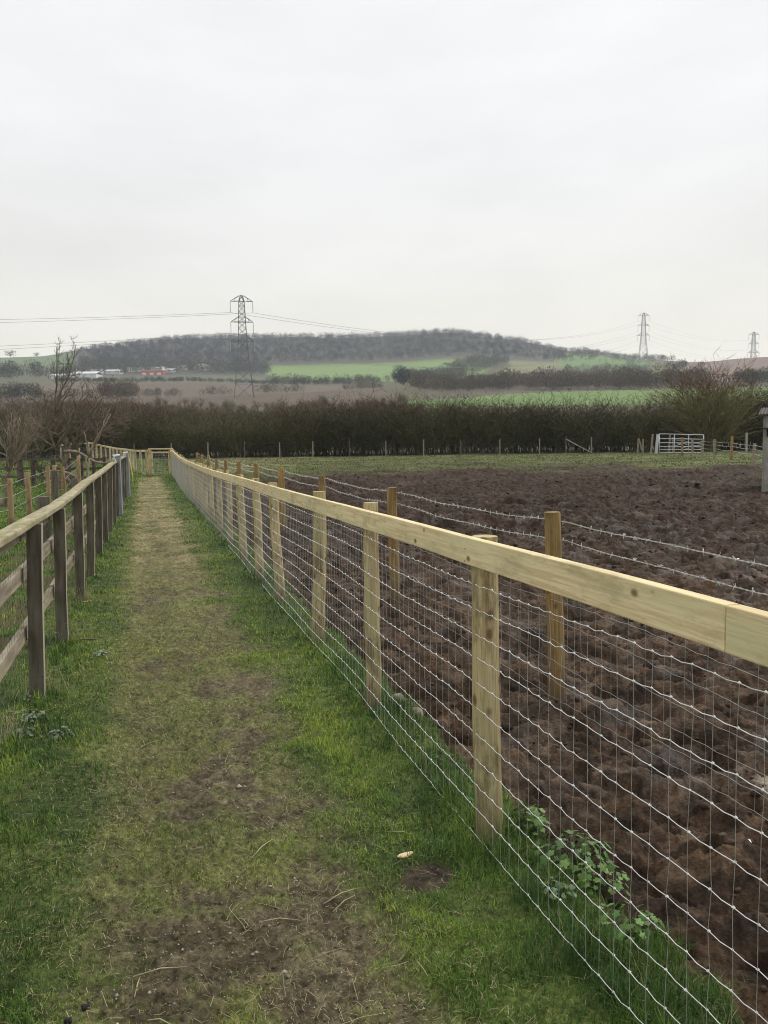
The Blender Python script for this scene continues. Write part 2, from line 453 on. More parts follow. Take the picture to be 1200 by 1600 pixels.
M['tileroof'] = noise_mat('brown_tile_roof', (0.16, 0.10, 0.075), (0.24, 0.16, 0.12), 1.0, rough=0.8, bump=0)
M['glass'] = noise_mat('window_glass', (0.03, 0.035, 0.04), (0.06, 0.065, 0.07), 0.5, rough=0.15, bump=0)
M['plastic'] = noise_mat('white_plastic', (0.72, 0.74, 0.76), (0.82, 0.83, 0.84), 10, rough=0.4, bump=0.1)
M['yellow'] = noise_mat('yellow_pole', (0.50, 0.42, 0.14), (0.62, 0.53, 0.20), 10, rough=0.6, bump=0.05)
M['chip'] = noise_mat('fresh_wood_chip', (0.62, 0.46, 0.25), (0.78, 0.62, 0.38), 40, (0.3, 1, 1), 0.85)
M['stone'] = noise_mat('chalky_stone', (0.13, 0.105, 0.075), (0.34, 0.29, 0.22), 14, rough=0.9, bump=0.6, bdist=0.01)
M['twine'] = noise_mat('blue_green_twine', (0.02, 0.16, 0.15), (0.04, 0.24, 0.22), 30, rough=0.7, bump=0)
M['drygrass'] = noise_mat('dry_stalk', (0.36, 0.31, 0.17), (0.52, 0.45, 0.27), 30, rough=0.8, bump=0)
M['clod'] = noise_mat('brown_clod', (0.06, 0.04, 0.03), (0.11, 0.08, 0.06), 20, bump=0.5)
M['attr'] = attr_mat('blade_tint', rough=0.75, spec=0.25)
M['wood_far'] = attr_mat('far_twigs_tint', rough=1.0, spec=0.0)
M['hedge'] = attr_mat('hedge_twigs_tint', rough=0.95, spec=0.1)
M['leaf'] = attr_mat('leaf_tint', rough=0.6, spec=0.4)

# ------------------------------------------------------------------ terrain
FX0, FK = 1.268, -0.2998       # right rail fence:  X = FX0 + FK*Y
LX0, LK = -0.769, -0.295       # left rail fence
BX0, BK = 2.607, -0.3038        # barbed wire fence
KPX = np.array([-500, -100, 0, 75, 150, 300, 450, 600, 700, 800, 900, 1000, 1100, 1200, 1300, 1700.])
TAB = [
    (150, [668] * 16),
    (220, [650, 650, 650, 650, 650, 648, 645, 641, 637, 634, 632, 630, 628, 626, 624, 620]),
    (300, [640, 640, 640, 640, 640, 640, 639, 636, 625, 616, 613, 610, 607, 604, 602, 595]),
    (400, [632, 631, 629, 627, 624, 620, 615, 607, 612, 611, 610, 608, 606, 603, 600, 595]),
    (450, [626, 625, 623, 622, 620, 617, 613, 609, 612, 610, 608, 606, 603, 600, 597, 592]),
    (600, [603, 602, 602, 601, 600, 599, 604, 602, 601, 598, 596, 594, 590, 586, 584, 580]),
    (850, [585, 585, 585, 586, 587, 588, 592, 594, 590, 586, 584, 580, 574, 568, 564, 560]),
    (1000, [570, 570, 570, 572, 574, 576, 577, 573, 566, 566, 568, 568, 566, 556, 552, 548]),
    (1300, [558, 558, 558, 556, 546, 529, 527, 526, 520, 531, 549, 561, 568, 562, 556, 550]),
    (1700, [640] * 16),
    (2100, [665] * 16),
]
RT = np.array([t[0] for t in TAB], float)
ZT = np.array([[at(px, py, r * math.cos(math.atan((px - 600) / F_PX)))[2] for px, py in zip(KPX, row)] for r, row in TAB])
def near_z(X, Y):
    r = np.sqrt(X * X + Y * Y)
    f = np.where(Y > 0, 1.0, 0.3)
    return 0.55 * sstep(25, 72, r) * f + 0.05 * fbm(X, Y, 9.0, 2, 5) * sstep(6, 20, r)
def zbase(X, Y):
    X = np.asarray(X, float); Y = np.asarray(Y, float)
    r = np.sqrt(X * X + Y * Y)
    az = np.clip(np.arctan2(X, Y), -0.72, 0.72)
    px = 600 + F_PX * np.tan(az)
    zn = near_z(X, Y)
    cols = np.clip(np.interp(px, KPX, np.arange(len(KPX))), 0, len(KPX) - 1.001)
    i0 = np.floor(cols).astype(int); t = cols - i0
    t = t * t * (3 - 2 * t) * 0.5 + t * 0.5
    rr = np.concatenate([[76.0], RT])
    zfar = np.zeros_like(r)
    k = np.clip(np.searchsorted(rr, r) - 1, 0, len(rr) - 2)
    w = np.clip((r - rr[k]) / (rr[k + 1] - rr[k]), 0, 1)
    ZZ = np.concatenate([np.full((1, len(KPX)), 0.57), ZT])
    a = ZZ[k, i0] * (1 - t) + ZZ[k, i0 + 1] * t
    b = ZZ[k + 1, i0] * (1 - t) + ZZ[k + 1, i0 + 1] * t
    zfar = a * (1 - w) + b * w
    n = fbm(X, Y, 130.0, 3, 40) * 2.5 * sstep(150, 500, r)
    return np.where(r < 76, zn, zfar + n)
def z1(x, y):
    return float(zbase(np.array([x]), np.array([y]))[0])
def ground_at(px, py, lo=2.0, hi=1400.0):
    """where the line of sight through a photo pixel meets the ground"""
    d = ray(px, py); d = d / math.hypot(d[0], d[1])
    t = np.exp(np.linspace(math.log(lo), math.log(hi), 3000))
    X = d[0] * t; Y = d[1] * t; Z = EYE + d[2] * t
    g = zbase(X, Y)
    below = np.nonzero(Z < g)[0]
    i = below[0] if len(below) else len(t) - 1
    return np.array([X[i], Y[i], g[i]])

def sdist(X, Y):
    return X - (FX0 + FK * Y)
def zones(X, Y):
    """masks of the near ground"""
    s = sdist(X, Y)
    r = np.sqrt(X * X + Y * Y)
    n = fbm(X, Y, 0.55, 3, 11)
    n2 = fbm(X, Y, 0.16, 3, 12)
    nb = fbm(X, Y, 5.0, 3, 13)
    w = 0.5 * n + 0.28 * n2
    worn = sstep(-1.72, -1.36, s + w * 0.5) * (1 - sstep(-0.72, -0.34, s + w * 0.6)) * (1 - sstep(37, 39, Y)) * sstep(-8, -5, Y)
    edge = 0.30 + 0.10 * n + 0.08 * n2 + 0.10 * sstep(6, 20, r)
    mud = sstep(edge - 0.03, edge + 0.05, s)
    far_grass = sstep(37, 52, r + nb * 10.0 + n * 2.5 + 5.5 * sstep(5, -8, X)) * (1 - sstep(63.0, 66, r + nb * 4) * 0.5)
    gap = 1 - sstep(-2, 2, X + 9.5) * 0
    return s, r, n, n2, nb, worn, mud, far_grass

def micro(X, Y):
    s, r, n, n2, nb, worn, mud, fg = zones(X, Y)
    ang = fbm(X, Y, 1.5, 2, 20)
    b1 = np.abs(fbm(X * .62 + 0.05 * n, Y + .04 * n2, 0.33, 2, 21)) * 2.6
    b2 = fbm(X * .7 + .02 * n2, Y, 0.17, 4, 22) * 1.6 + .5
    # trodden ledges drawn out across the slope, and sharp little breaks
    w1 = fbm(X, Y, .8, 2, 41) * .35
    q1 = (Y + .28 * X + w1) / .17 + .9 * fbm(X * .5, Y, .3, 2, 42)
    ledge = (q1 - np.floor(q1)); ledge = np.where(ledge < .8, ledge / .8, (1 - ledge) / .2)
    lk = sstep(-.2, .25, fbm(X, Y, 1.3, 2, 43)) * (1 - sstep(7, 14, r))
    b3 = fbm(X, Y, 0.05, 2, 23)
    rut = np.sin((X * 0.85 + Y * 0.5 + 0.5 * ang) * 2 * math.pi / 0.62)
    hoof = sstep(0.12, 0.34, perlin(X / 0.21, Y / 0.17, 24))
    hm = -0.070 + 0.046 * (b1 - 0.5) + 0.050 * (b2 - 0.5) + 0.016 * np.abs(perlin(X / .060, Y / .045, 29)) + .010 * np.abs(perlin(X / .03, Y / .024, 30)) + 0.012 * b3 + 0.014 * rut - 0.050 * hoof
    hm = hm + .038 * (ledge - .5) * lk
    hm = hm * (1 + .35 * sstep(8, 18, r))
    hm = hm + 0.06 * fbm(X, Y, 2.2, 2, 25) + 0.16 * sstep(0.18, 0.5, fbm(X, Y, 3.4, 2, 26)) * sstep(9, 16, r)
    hg = 0.018 * n + 0.012 * n2 + 0.006 * b3
    hw = -0.015 + 0.010 * n + 0.016 * n2 + 0.016 * b3 + .010 * np.abs(perlin(X / .035, Y / .028, 45))
    h = lerp(hg, hw, worn)
    h = lerp(h, hm, mud * (1 - 0.75 * fg))
    step = -0.010 * sstep(0.1, 0.5, fbm(X * 0.35, Y, 0.5, 2, 27)) * worn
    h = h + step
    # puddle in a hollow beside the right edge of view
    pd = np.sqrt(((X - 2.02) / 0.22) ** 2 + ((Y - 3.62) / 0.26) ** 2) + 0.5 * n2
    pw = 1 - sstep(0.75, 1.15, pd)
    h = lerp(h, -0.062 + .012 * n2 + .006 * b3, pw)
    fade = 1 - sstep(60, 75, r)
    return h * fade, pw

def ground_colour(X, Y):
    s, r, n, n2, nb, worn, mud, fg = zones(X, Y)
    n3 = fbm(X, Y, 0.06, 2, 31)
    patch = sstep(-0.15, 0.35, fbm(X, Y, 0.9, 3, 32))
    def C(*c): return np.array(c)[None, :]
    def mix(a, b, t): return a * (1 - t[:, None]) + b * t[:, None]
    o = np.ones((len(X), 1))
    green = mix(C(.046, .068, .018) * o, C(.090, .115, .026) * o, patch)
    moss = mix(C(.095, .108, .034) * o, C(.155, .175, .050) * o, sstep(-.2, .4, n))
    soil = mix(C(.078, .060, .038) * o, C(.145, .118, .075) * o, sstep(-.3, .4, n2))
    soil = mix(soil, C(.20, .17, .12) * o, sstep(.32, .5, n3) * .7)
    moss_t = sstep(-.12, .22, n * 0.7 + n2 * 0.6 + 0.10 * np.sin(Y * 2.1) + 0.16 * sstep(2.6, 5, r) + .12)
    bd = np.sqrt(((X - .13) / .085) ** 2 + ((Y - 2.80) / .085) ** 2) + .9 * n2
    green = mix(green, soil * .6, 1 - sstep(.8, 1.3, bd))
    wornc = mix(soil, moss, moss_t * .8)
    straw = mix(C(.24, .20, .10) * o, C(.36, .31, .16) * o, sstep(-.3, .4, n2))
    st_t = sstep(7.5, 15, r) * sstep(-.30, .12, fbm(X, Y * 0.7, 0.42, 3, 33) + 0.03)
    wornc = mix(wornc, straw * .62, .22 + .15 * sstep(3, 7, r))
    wornc = mix(wornc, straw, st_t * .80)
    near = mix(green, wornc, worn)
    near = near * (1 + .55 * fbm(X, Y, .075, 2, 87) + .65 * fbm(X, Y, .028, 2, 88))[:, None].clip(.35, 2)
    mudc = mix(C(.030, .0172, .0095) * o, C(.112, .070, .042) * o, sstep(-.35, .45, n2 * .7 + n * .5))
    mudc = mix(mudc, C(.030, .0160, .0088) * o, sstep(6, 16, r) * .82)
    mudc = mix(mudc, C(.12, .088, .062) * o, sstep(.3, .5, fbm(X, Y, 1.6, 2, 36)) * .35)
    fgc = mix(C(.085, .088, .030) * o, C(.110, .135, .038) * o, sstep(-.3, .3, fbm(X, Y * 2.5, 6.0, 4, 34)))
    fgc = mix(fgc, C(.12, .095, .055) * o, sstep(.05, .4, fbm(X, Y * 3, 2.5, 3, 35)) * .6)
    fgc = mix(fgc, C(.20, .165, .085) * o, sstep(-4, -9, X) * .6)
    fgc = mix(fgc, mudc, sstep(.0, .35, fbm(X, Y * 2.2, 4.0, 4, 37)) * .55)
    mf = mix(mudc, fgc, fg)
    near = mix(near, mf, mud)
    # paddock on the far left of the left fence
    left = sstep(0.0, -0.3, X - (LX0 + LK * Y)) * (1 - mud)
    pad = mix(C(.050, .085, .017) * o, C(.085, .115, .028) * o, patch)
    pad = mix(pad, C(.12, .085, .045) * o, (1 - sstep(.25, 1.4, np.abs(X - (LX0 - .75 + LK * Y)))) * sstep(-.25, .25, n) * .75)
    near = mix(near, pad, left)
    # far fields
    az = np.clip(np.arctan2(X, Y), -0.75, 0.75)
    px = 600 + F_PX * np.tan(az)
    pxn = px + 14 * fbm(X, Y, 90., 2, 44)
    far = C(.085, .080, .038) * o
    def put(c, t, f=1.0):
        nonlocal far
        far = mix(far, C(*c) * o, np.clip(t, 0, 1) * f)
    def band(a, b, v, w=8.): return sstep(a - w, a + w, v) * (1 - sstep(b - w, b + w, v))
    put((.11, .16, .048), band(95, 260, r, 15) * band(300, 700, px, 40))
    put((.105, .079, .053), band(250, 450, r) * (1 - sstep(600, 650, px)))
    put((.125, .200, .055), band(215, 330, r) * sstep(625, 650, px))
    put((.118, .092, .064), band(430, 640, r) * (1 - sstep(540, 600, px)))
    put((.10, .085, .06), band(330, 700, r) * sstep(640, 680, px))
    put((.10, .105, .06), band(640, 980, r) * (1 - sstep(425, 445, px)))
    put((.16, .24, .07), band(760, 1060, r) * band(425, 760, pxn, 6))
    put((.17, .175, .075), band(640, 1150, r) * band(790, 1040, pxn, 6))
    dg = np.abs((px - 850) * 1.2 - (r - 850)) 
    put((.13, .10, .07), band(640, 1150, r) * band(790, 1040, pxn, 6) * (1 - sstep(40, 75, dg)))
    put((.11, .19, .055), band(900, 1200, r) * band(880, 1010, pxn, 6))
    put((.17, .115, .085), band(640, 1250, r) * sstep(1055, 1075, pxn))
    put((.075, .070, .052), sstep(1010, 1040, r) * band(105, 870, pxn, 5))
    put((.075, .070, .052), sstep(870, 890, r) * band(130, 425, pxn, 5))
    put((.12, .165, .075), sstep(980, 1000, r) * (1 - sstep(118, 135, px)))
    put((.09, .085, .05), sstep(1180, 1230, r) * sstep(860, 1500, px))
    t = sstep(72, 78, r)
    out = mix(near, far, t)
    hb = band(65.5, 78, r, 1.2)                                 # dark brown band of ground along the hedge
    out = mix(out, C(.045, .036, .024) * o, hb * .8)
    return out, mud * (1 - fg), worn

# polar sheet, fine in view, coarse elsewhere
half = rad(35)
az = np.concatenate([np.linspace(-math.pi, -half, 90, endpoint=False), np.linspace(-half, half, 860), np.linspace(half, math.pi, 90, endpoint=False)[1:]])
rr = np.concatenate([np.linspace(0.3, 1.2, 10, endpoint=False), np.exp(np.linspace(math.log(1.2), math.log(80), 980, endpoint=False)),
                     np.exp(np.linspace(math.log(80), math.log(2000), 240))])
na, nr = len(az), len(rr)
AZ, RR = np.meshgrid(az, rr)
GX = (RR * np.sin(AZ)).ravel(); GY = (RR * np.cos(AZ)).ravel()
h_mic, pudw = micro(GX, GY)
inview = (np.abs(AZ.ravel()) < half * 1.02)
GZ = zbase(GX, GY) + h_mic
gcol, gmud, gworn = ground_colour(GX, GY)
damp = (.04 + .42 * sstep(-.05, .35, fbm(GX, GY, .6, 3, 52))) * gmud * (1 - .6 * sstep(10, 25, RR.ravel()))
gcol = gcol * (1 - pudw[:, None]) + np.array([[.24, .195, .145]]) * pudw[:, None]
pudw = pudw * .62
zone = np.stack([gmud, np.clip(np.maximum(pudw, damp), 0, 1), gworn], 1)
ii = np.arange(nr - 1)[:, None] * na; jj = np.arange(na)[None, :]; jn = (jj + 1) % na
quads = np.stack([ii + jj, ii + jn, ii + na + jn, ii + na + jj], -1).reshape(-1, 4)[:, ::-1]
cx = GX[quads[:, 0]]; cy = GY[quads[:, 0]]; cr = np.hypot(cx, cy)
zs = zones(cx, cy)
is_path = (zs[5] > 0.45) & (cr < 60)
is_mud = (zs[6] > 0.5) & (zs[7] < 0.5) & (cr < 66) & ~is_path
is_field = (zs[6] > 0.5) & (zs[7] >= 0.5) & (cr < 76) & ~is_path
is_far = (cr >= 76)
is_grass = ~(is_path | is_mud | is_field | is_far)
def sheet(name, sel, centre=False):
    q = quads[sel]
    u, inv = np.unique(q, return_inverse=True)
    q2 = inv.reshape(q.shape)
    V = np.stack([GX[u], GY[u], GZ[u]], 1)
    o = np_mesh(name, V, q2, M['ground'], gcol[u], True, colname='albedo')
    a = o.data.color_attributes.new('zone', 'FLOAT_COLOR', 'POINT')
    c = np.ones((len(u), 4), np.float32); c[:, :3] = zone[u]
    a.data.foreach_set('color', c.ravel())
    tag(o, kind='structure')
    return o
sheet('path', is_path)
sheet('muddy_field', is_mud)
sheet('meadow', is_field)
sheet('ground', is_grass)
sheet('hills', is_far)
def surf_z(x, y):
    x = np.atleast_1d(np.asarray(x, float)); y = np.atleast_1d(np.asarray(y, float))
    return zbase(x, y) + micro(x, y)[0]

#@@PART2
# ------------------------------------------------------------------ posts and boards
R = random.Random(7)
RG = np.random.default_rng(11)

def round_post(name, r, h, mat, seed, parent, loc, lean=(0, 0), flat=0.0, below=0.25):
    rg = np.random.default_rng(seed)
    n = 14
    a = np.arange(n) * 2 * math.pi / n
    prof = 1 + 0.05 * np.cos(2 * a + rg.uniform(0, 6)) + 0.03 * np.cos(3 * a + rg.uniform(0, 6))
    if flat: prof = np.where(np.abs(((a - math.pi) + math.pi) % (2 * math.pi) - math.pi) < 0.9, prof * (1 - flat), prof)
    zz = np.array([-below, 0, h * .2, h * .4, h * .6, h * .8, h - 0.008, h])
    ofs = rg.normal(0, 0.0025, (len(zz), 2))
    rs = r * np.array([1.04, 1.03, 1.02, 1.0, .99, .97, .955, .92])
    v = []
    for k, z in enumerate(zz):
        p = prof * (1 + rg.normal(0, 0.008, n))
        v.append(np.stack([rs[k] * p * np.cos(a) + ofs[k, 0], rs[k] * p * np.sin(a) + ofs[k, 1], np.full(n, z)], 1))
    f = [(i * n + j, i * n + (j + 1) % n, (i + 1) * n + (j + 1) % n, (i + 1) * n + j) for i in range(len(zz) - 1) for j in range(n)]
    f.append(tuple((len(zz) - 1) * n + j for j in range(n)))
    m = MB(); m.add(np.concatenate(v), f)
    o = m.build(name, mat, parent, True, loc)
    o.data.polygons[len(f) - 1].use_smooth = False
    o.data.set_sharp_from_angle(angle=rad(50))
    o.rotation_euler = (lean[0], lean[1], rg.uniform(0, 6.28))
    return o

def square_post(name, w, d, h, mats, rotz, parent, loc, lean=(0, 0), below=0.25, seed=0):
    rg = np.random.default_rng(seed)
    v = []
    for z in (-below, 0, h * .33, h * .66, h):
        j = rg.normal(0, 0.002, 2)
        for sx, sy in ((-1, -1), (1, -1), (1, 1), (-1, 1)):
            v.append((sx * w / 2 + j[0], sy * d / 2 + j[1], z))
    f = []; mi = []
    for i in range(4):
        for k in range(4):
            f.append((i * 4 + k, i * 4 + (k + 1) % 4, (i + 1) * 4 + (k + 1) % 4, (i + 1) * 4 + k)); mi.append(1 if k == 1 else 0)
    f.append((16, 17, 18, 19)); mi.append(0)
    m = MB(); m.add(np.array(v), f)
    o = m.build(name, mats[0], parent, False, loc)
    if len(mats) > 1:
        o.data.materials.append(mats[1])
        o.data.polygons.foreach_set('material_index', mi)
    bv = o.modifiers.new('bevel', 'BEVEL'); bv.width = 0.004; bv.segments = 2
    o.rotation_euler = (lean[0], lean[1], rotz)
    return o

def board(name, a, b, w, h, mat, parent, origin, seed=0, bevel=0.003, wob=0.0, warp=0.0):
    """board from a to b (world), thickness w, height h, grain along local x"""
    a = np.array(a, float); b = np.array(b, float); d = b - a; L = float(np.linalg.norm(d))
    rg = np.random.default_rng(seed)
    n = 9
    v = []
    for i in range(n):
        x = L * i / (n - 1)
        dz = rg.normal(0, wob) + warp * math.sin(math.pi * i / (n - 1)); dy = rg.normal(0, wob * .5)
        hh = h * (1 + rg.normal(0, wob * 4)); ww = w
        v += [(x, -ww / 2 + dy, -hh / 2 + dz), (x, ww / 2 + dy, -hh / 2 + dz), (x, ww / 2 + dy, hh / 2 + dz), (x, -ww / 2 + dy, hh / 2 + dz)]
    f = []
    for i in range(n - 1):
        for k in range(4):
            f.append((i * 4 + k, (i + 1) * 4 + k, (i + 1) * 4 + (k + 1) % 4, i * 4 + (k + 1) % 4))
    f.append((0, 1, 2, 3)); e = (n - 1) * 4; f.append((e + 3, e + 2, e + 1, e))
    m = MB(); m.add(np.array(v), f)
    o = m.build(name, mat, parent, False, a - origin)
    o.rotation_euler = (0, -math.asin(d[2] / L), math.atan2(d[1], d[0]))
    if bevel:
        bv = o.modifiers.new('bevel', 'BEVEL'); bv.width = bevel; bv.segments = 2; bv.limit_method = 'ANGLE'
    return o

def netting(name, P, L, heights, step, rw, rv, mat, parent, origin, knots=0.0, seed=0, kink=0.0015, slack=None, vstep_skip=1, sides=4, mat2=None, grow_r=0.0):
    """stock netting: P(u) gives the ground point at distance u; heights above it"""
    rg = np.random.default_rng(seed)
    m = MB()
    nv = int(L / step)
    us = np.arange(nv + 1) * step
    pts = np.array([P(u) for u in us]) - origin
    side = np.array([P(0.0) - P(1.0)])[0]; nrm = np.array([side[1], -side[0], 0]); nrm /= np.linalg.norm(nrm)
    bulge = 0.006 * np.sin(us * 1.3 + 1) + 0.005 * np.sin(us * 3.1)
    zs = []
    for k, h in enumerate(heights):
        dz = 0.006 * np.sin(us * 1.9 + k * 0.6) + rg.normal(0, 0.0015, len(us))
        if slack is not None: dz = dz + slack(us, k)
        c = pts + nrm * bulge[:, None]
        c = c.copy(); c[:, 2] += h + dz
        zs.append(c)
        # crimped line: knot points and mid points
        mid = (c[:-1] + c[1:]) / 2; mid[:, 2] += -kink * 2 + rg.normal(0, kink, len(mid))
        full = np.empty((len(c) + len(mid), 3)); full[0::2] = c; full[1::2] = mid
        m.tube(full, rw * (1 + grow_r * np.linspace(0, L, len(full))), sides, cap=False)
    nline = len(m.f)
    for i in range(0, len(us), vstep_skip):
        col = np.array([z[i] for z in zs])
        j = rg.normal(0, 0.002, (len(col), 3)); j[:, 2] = 0
        m.tube(col + j, rv * (1 + grow_r * us[i]), 3, cap=False)
    nstay = len(m.f)
    if knots:
        kv = np.array([(1, 0, 0), (-1, 0, 0), (0, 1, 0), (0, -1, 0), (0, 0, 1), (0, 0, -1)], float) * 0.0048
        kf = [(0, 2, 4), (2, 1, 4), (1, 3, 4), (3, 0, 4), (2, 0, 5), (1, 2, 5), (3, 1, 5), (0, 3, 5)]
        for i in range(0, len(us), vstep_skip):
            if pts[i][1] + origin[1] > knots: break
            for z in zs: m.add(kv * rg.uniform(.75, 1.1) + z[i], kf)
    o = m.build(name, mat, parent, False)
    if mat2:
        o.data.materials.append(mat2)
        ix = np.zeros(len(o.data.polygons), dtype=np.int32); ix[nline:nstay] = 1
        o.data.polygons.foreach_set('material_index', ix)
    return o

# ------------------------------------------------------------------ right rail fence
def fxy(Y, off=0.0):
    """point on the right fence line; off is metres towards the field"""
    n = math.hypot(1, FK)
    return np.array([FX0 + FK * Y + off / n, Y - off * FK / n, 0.0])
def railtop(Y):
    return float(np.interp(Y, [-3, 1.7, 3.1, 6, 9, 13, 17, 21, 25, 29, 33, 36, 38.4], [1.25, 1.245, 1.215, 1.205, 1.18, 1.14, 1.10, 1.13, 1.17, 1.21, 1.27, 1.30, 1.27]))
FEND = 38.3
o0 = np.array([*fxy(3.17)[:2], 0.0])
fence = thing('rail_fence', 'new pale timber rail fence with white wire netting along the right of the path', 'fence', o0)
ys = [-1.8, -0.18, 1.44, 3.06, 4.68, 6.23, 7.98, 9.39, 10.94, 12.75, 14.46]
while ys[-1] < FEND - 2: ys.append(ys[-1] + 1.62)
ys[-1] = FEND - .75
post_leans = {3: (0.0, -0.012), 4: (0, 0.0), 5: (-.012, .03), 6: (0, -.045), 7: (0, -.02), 8: (0, -.03)}
for i, y in enumerate(ys):
    off = 0.057
    p = fxy(y, off); g = z1(p[0], p[1])
    h = railtop(y) + 0.02 + R.uniform(-.008, .018)
    rr_ = {3: .0545, 4: .046, 5: .054}.get(i, R.uniform(.047, .055))
    ln = post_leans.get(i, (R.uniform(-.02, .02), R.uniform(-.03, .03)))
    q = round_post('post', rr_, h, M['post'], 100 + i, fence, p + np.array([0, 0, g]) - o0, (0, 0))
    q.rotation_euler = (ln[0], ln[1], 0)
    if 1 < y < 11:
        for dz in (-.078, -.03):
            c = fxy(y + R.uniform(-.006, .006), -.0425); c[2] = z1(c[0], c[1]) + railtop(y) + dz
            mm_ = MB(); mm_.tube([c + np.array([.004, .001, 0]) - o0, c - o0], [.0032, .0028], 7)
            mm_.build('nail', M['darkmetal'], fence)
# rail boards butted on alternate posts, with a joint that shows
edges = [-3.4, 0.05, 3.0 - 3.0, ]
joints = [-1.75, 1.52 - .0, 4.78 + 8.0 * 0]
joints = [-5.0, -1.4, 9.45 - 6.2, 9.45, 12.8, 16.12, 19.36, 22.6, 25.84, 29.08, 32.3, 34.7, 36.6, FEND]
joints = [-2.5, 1.68, 5.4, 8.6, 11.5, 14.8, 17.8, 20.2, 22.6, 25.0, 27.4, 29.8, 32.0, 34.2, 36.2, FEND]
for i in range(len(joints) - 1):
    ya, yb = joints[i], joints[i + 1]
    A = fxy(ya, -0.022); B = fxy(yb, -0.022)
    A[2] = z1(A[0], A[1]) + railtop(ya) - 0.052 + (0.0015 if i % 2 else 0)
    B[2] = z1(B[0], B[1]) + railtop(yb) - 0.052 + (0.0015 if i % 2 else 0)
    u = (B - A) / np.linalg.norm(B - A)
    board('rail_board', A + u * .001, B - u * .0012, 0.038, 0.104, M['rail'], fence, o0, 40 + i, 0.0035, 0.0012)
n_ = math.hypot(1, FK)
Lf = (FEND + 2.2) * n_
def Pf(u):
    p = fxy(-2.2 + u / n_, -0.0005 - 0.0)
    p[2] = z1(p[0], p[1]) + (railtop(-2.2 + u / n_) - 1.20) * 0.6
    return p
sl = lambda us, k: (0.012 * np.sin(us * 0.9) if k == 0 else 0) + (0.010 * np.sin(us * .55 + 2) if k > 7 else 0)
netting('wire_netting', Pf, Lf, [.035, .135, .237, .338, .438, .54, .642, .744, .846, .95, 1.05], 0.075, .00125, .00085, M['wire'], fence, o0, knots=13.0, mat2=M['greywire'], seed=3, slack=sl, kink=.0018, grow_r=.03)
# ------------------------------------------------------------------ barbed wire fence in the field
def bxy(Y):
    return np.array([BX0 + BK * Y, Y, 0.0])
b0 = bxy(5.05)
bf = thing('barbed_wire_fence', 'brown round posts with barbed wire strands in the mud behind the rail fence', 'fence', b0)
bys = [-1.6, 1.68, 4.98, 8.23, 11.47, 14.8, 18.1, 21.4, 24.6, 27.8, 31.0, 34.2, 37.2]
btops = []
for i, y in enumerate(bys):
    p = bxy(y); p[2] = z1(p[0], p[1]) - .05
    h = 1.20 + R.uniform(-.02, .03)
    o = round_post('post', .053 if i < 5 else .06, h, M['brownpost'], 200 + i, bf, p - b0, (0, 0))
    o.rotation_euler = (R.uniform(-.015, .015), -.028 if i == 2 else R.uniform(-.02, .02), 0)
for name, hh in (('barbed_wire', 1.085), ('barbed_wire', .965)):
    m = MB(); rg = np.random.default_rng(int(hh * 100))
    us = np.arange(-1.6, 37.2, .035)
    def bh(y):
        k = np.searchsorted(bys, y) - 1; k = min(max(k, 0), len(bys) - 2)
        t = (y - bys[k]) / (bys[k + 1] - bys[k])
        return hh - .03 * 4 * t * (1 - t) * (1.0 if hh > 1 else 1.2)
    c = np.array([bxy(y) + [0.055, 0, z1(*bxy(y)[:2]) + bh(y)] for y in us]) - b0
    c[:, 2] += .004 * np.sin(us * 5.1) + rg.normal(0, .0012, len(us))
    ph = us * 2 * math.pi / .07
    for s in (0, math.pi):
        q = c.copy(); q[:, 2] += .0022 * np.cos(ph + s); q[:, 0] += .0022 * np.sin(ph + s)
        m.tube(q, .0021, 3, cap=False)
    for k in range(0, len(us) - 1, 3):
        if us[k] > 30: break
        for s in range(4):
            d = rg.normal(0, 1, 3); d[1] *= .45; d[0] *= .6; d /= np.linalg.norm(d)
            m.tube([c[k] + [0, (s % 2) * .008, 0] - d * .004, c[k] + [0, (s % 2) * .008, 0] + d * .019], [.0027, .0012], 3, cap=False)
    m.build(name, M['wire'], bf)
def Pb(u):
    p = bxy(-1.4 + u); p[0] -= .056; p[2] = z1(p[0], p[1]) - .02
    return p
netting('wire_netting', Pb, 38.3, [.02, .12, .23, .35, .48, .62, .78], 0.15, .0013, .001, M['greywire'], bf, b0, seed=5, kink=.003, slack=lambda us, k: .015 * np.sin(us * 1.7 + k))

# ------------------------------------------------------------------ left rail fence
def lxy(Y, off=0.0):
    n = math.hypot(1, LK)
    return np.array([LX0 + LK * Y + off / n, Y - off * LK / n, 0.0])
l0 = lxy(5.05)
LEND = 27.5
lf = thing('weathered_rail_fence', 'old weathered rail fence with dark square posts and mossy cap rail, left of the path', 'fence', l0)
lys = [-.2, 1.5, 3.2, 4.95, 6.43, 8.2, 9.75, 11.47, 13.2, 14.8, 16.4, 18.0, 19.6, 21.2, 22.8, 24.4, 26.0, 27.5]
ang = math.atan2(1, LK) - math.pi / 2
def captop(Y):
    return float(np.interp(Y, [-1, 3.8, 5, 6.5, 8.3, 9.8, 11.5, 14, 18, 28], [1.17, 1.18, 1.17, 1.15, 1.18, 1.20, 1.21, 1.23, 1.27, 1.29]))
for i, y in enumerate(lys):
    p = lxy(y); g = z1(p[0], p[1])
    o = square_post('post', .088, .075, captop(y) - .045, [M['oldpost'], M['oldpostedge']], ang, lf, p + [0, 0, g] - l0, seed=i)  # paler path-side face: weathering plus light from that side put into its colour
    o.rotation_euler = (R.uniform(-.015, .015), .022 + R.uniform(-.012, .012), ang)
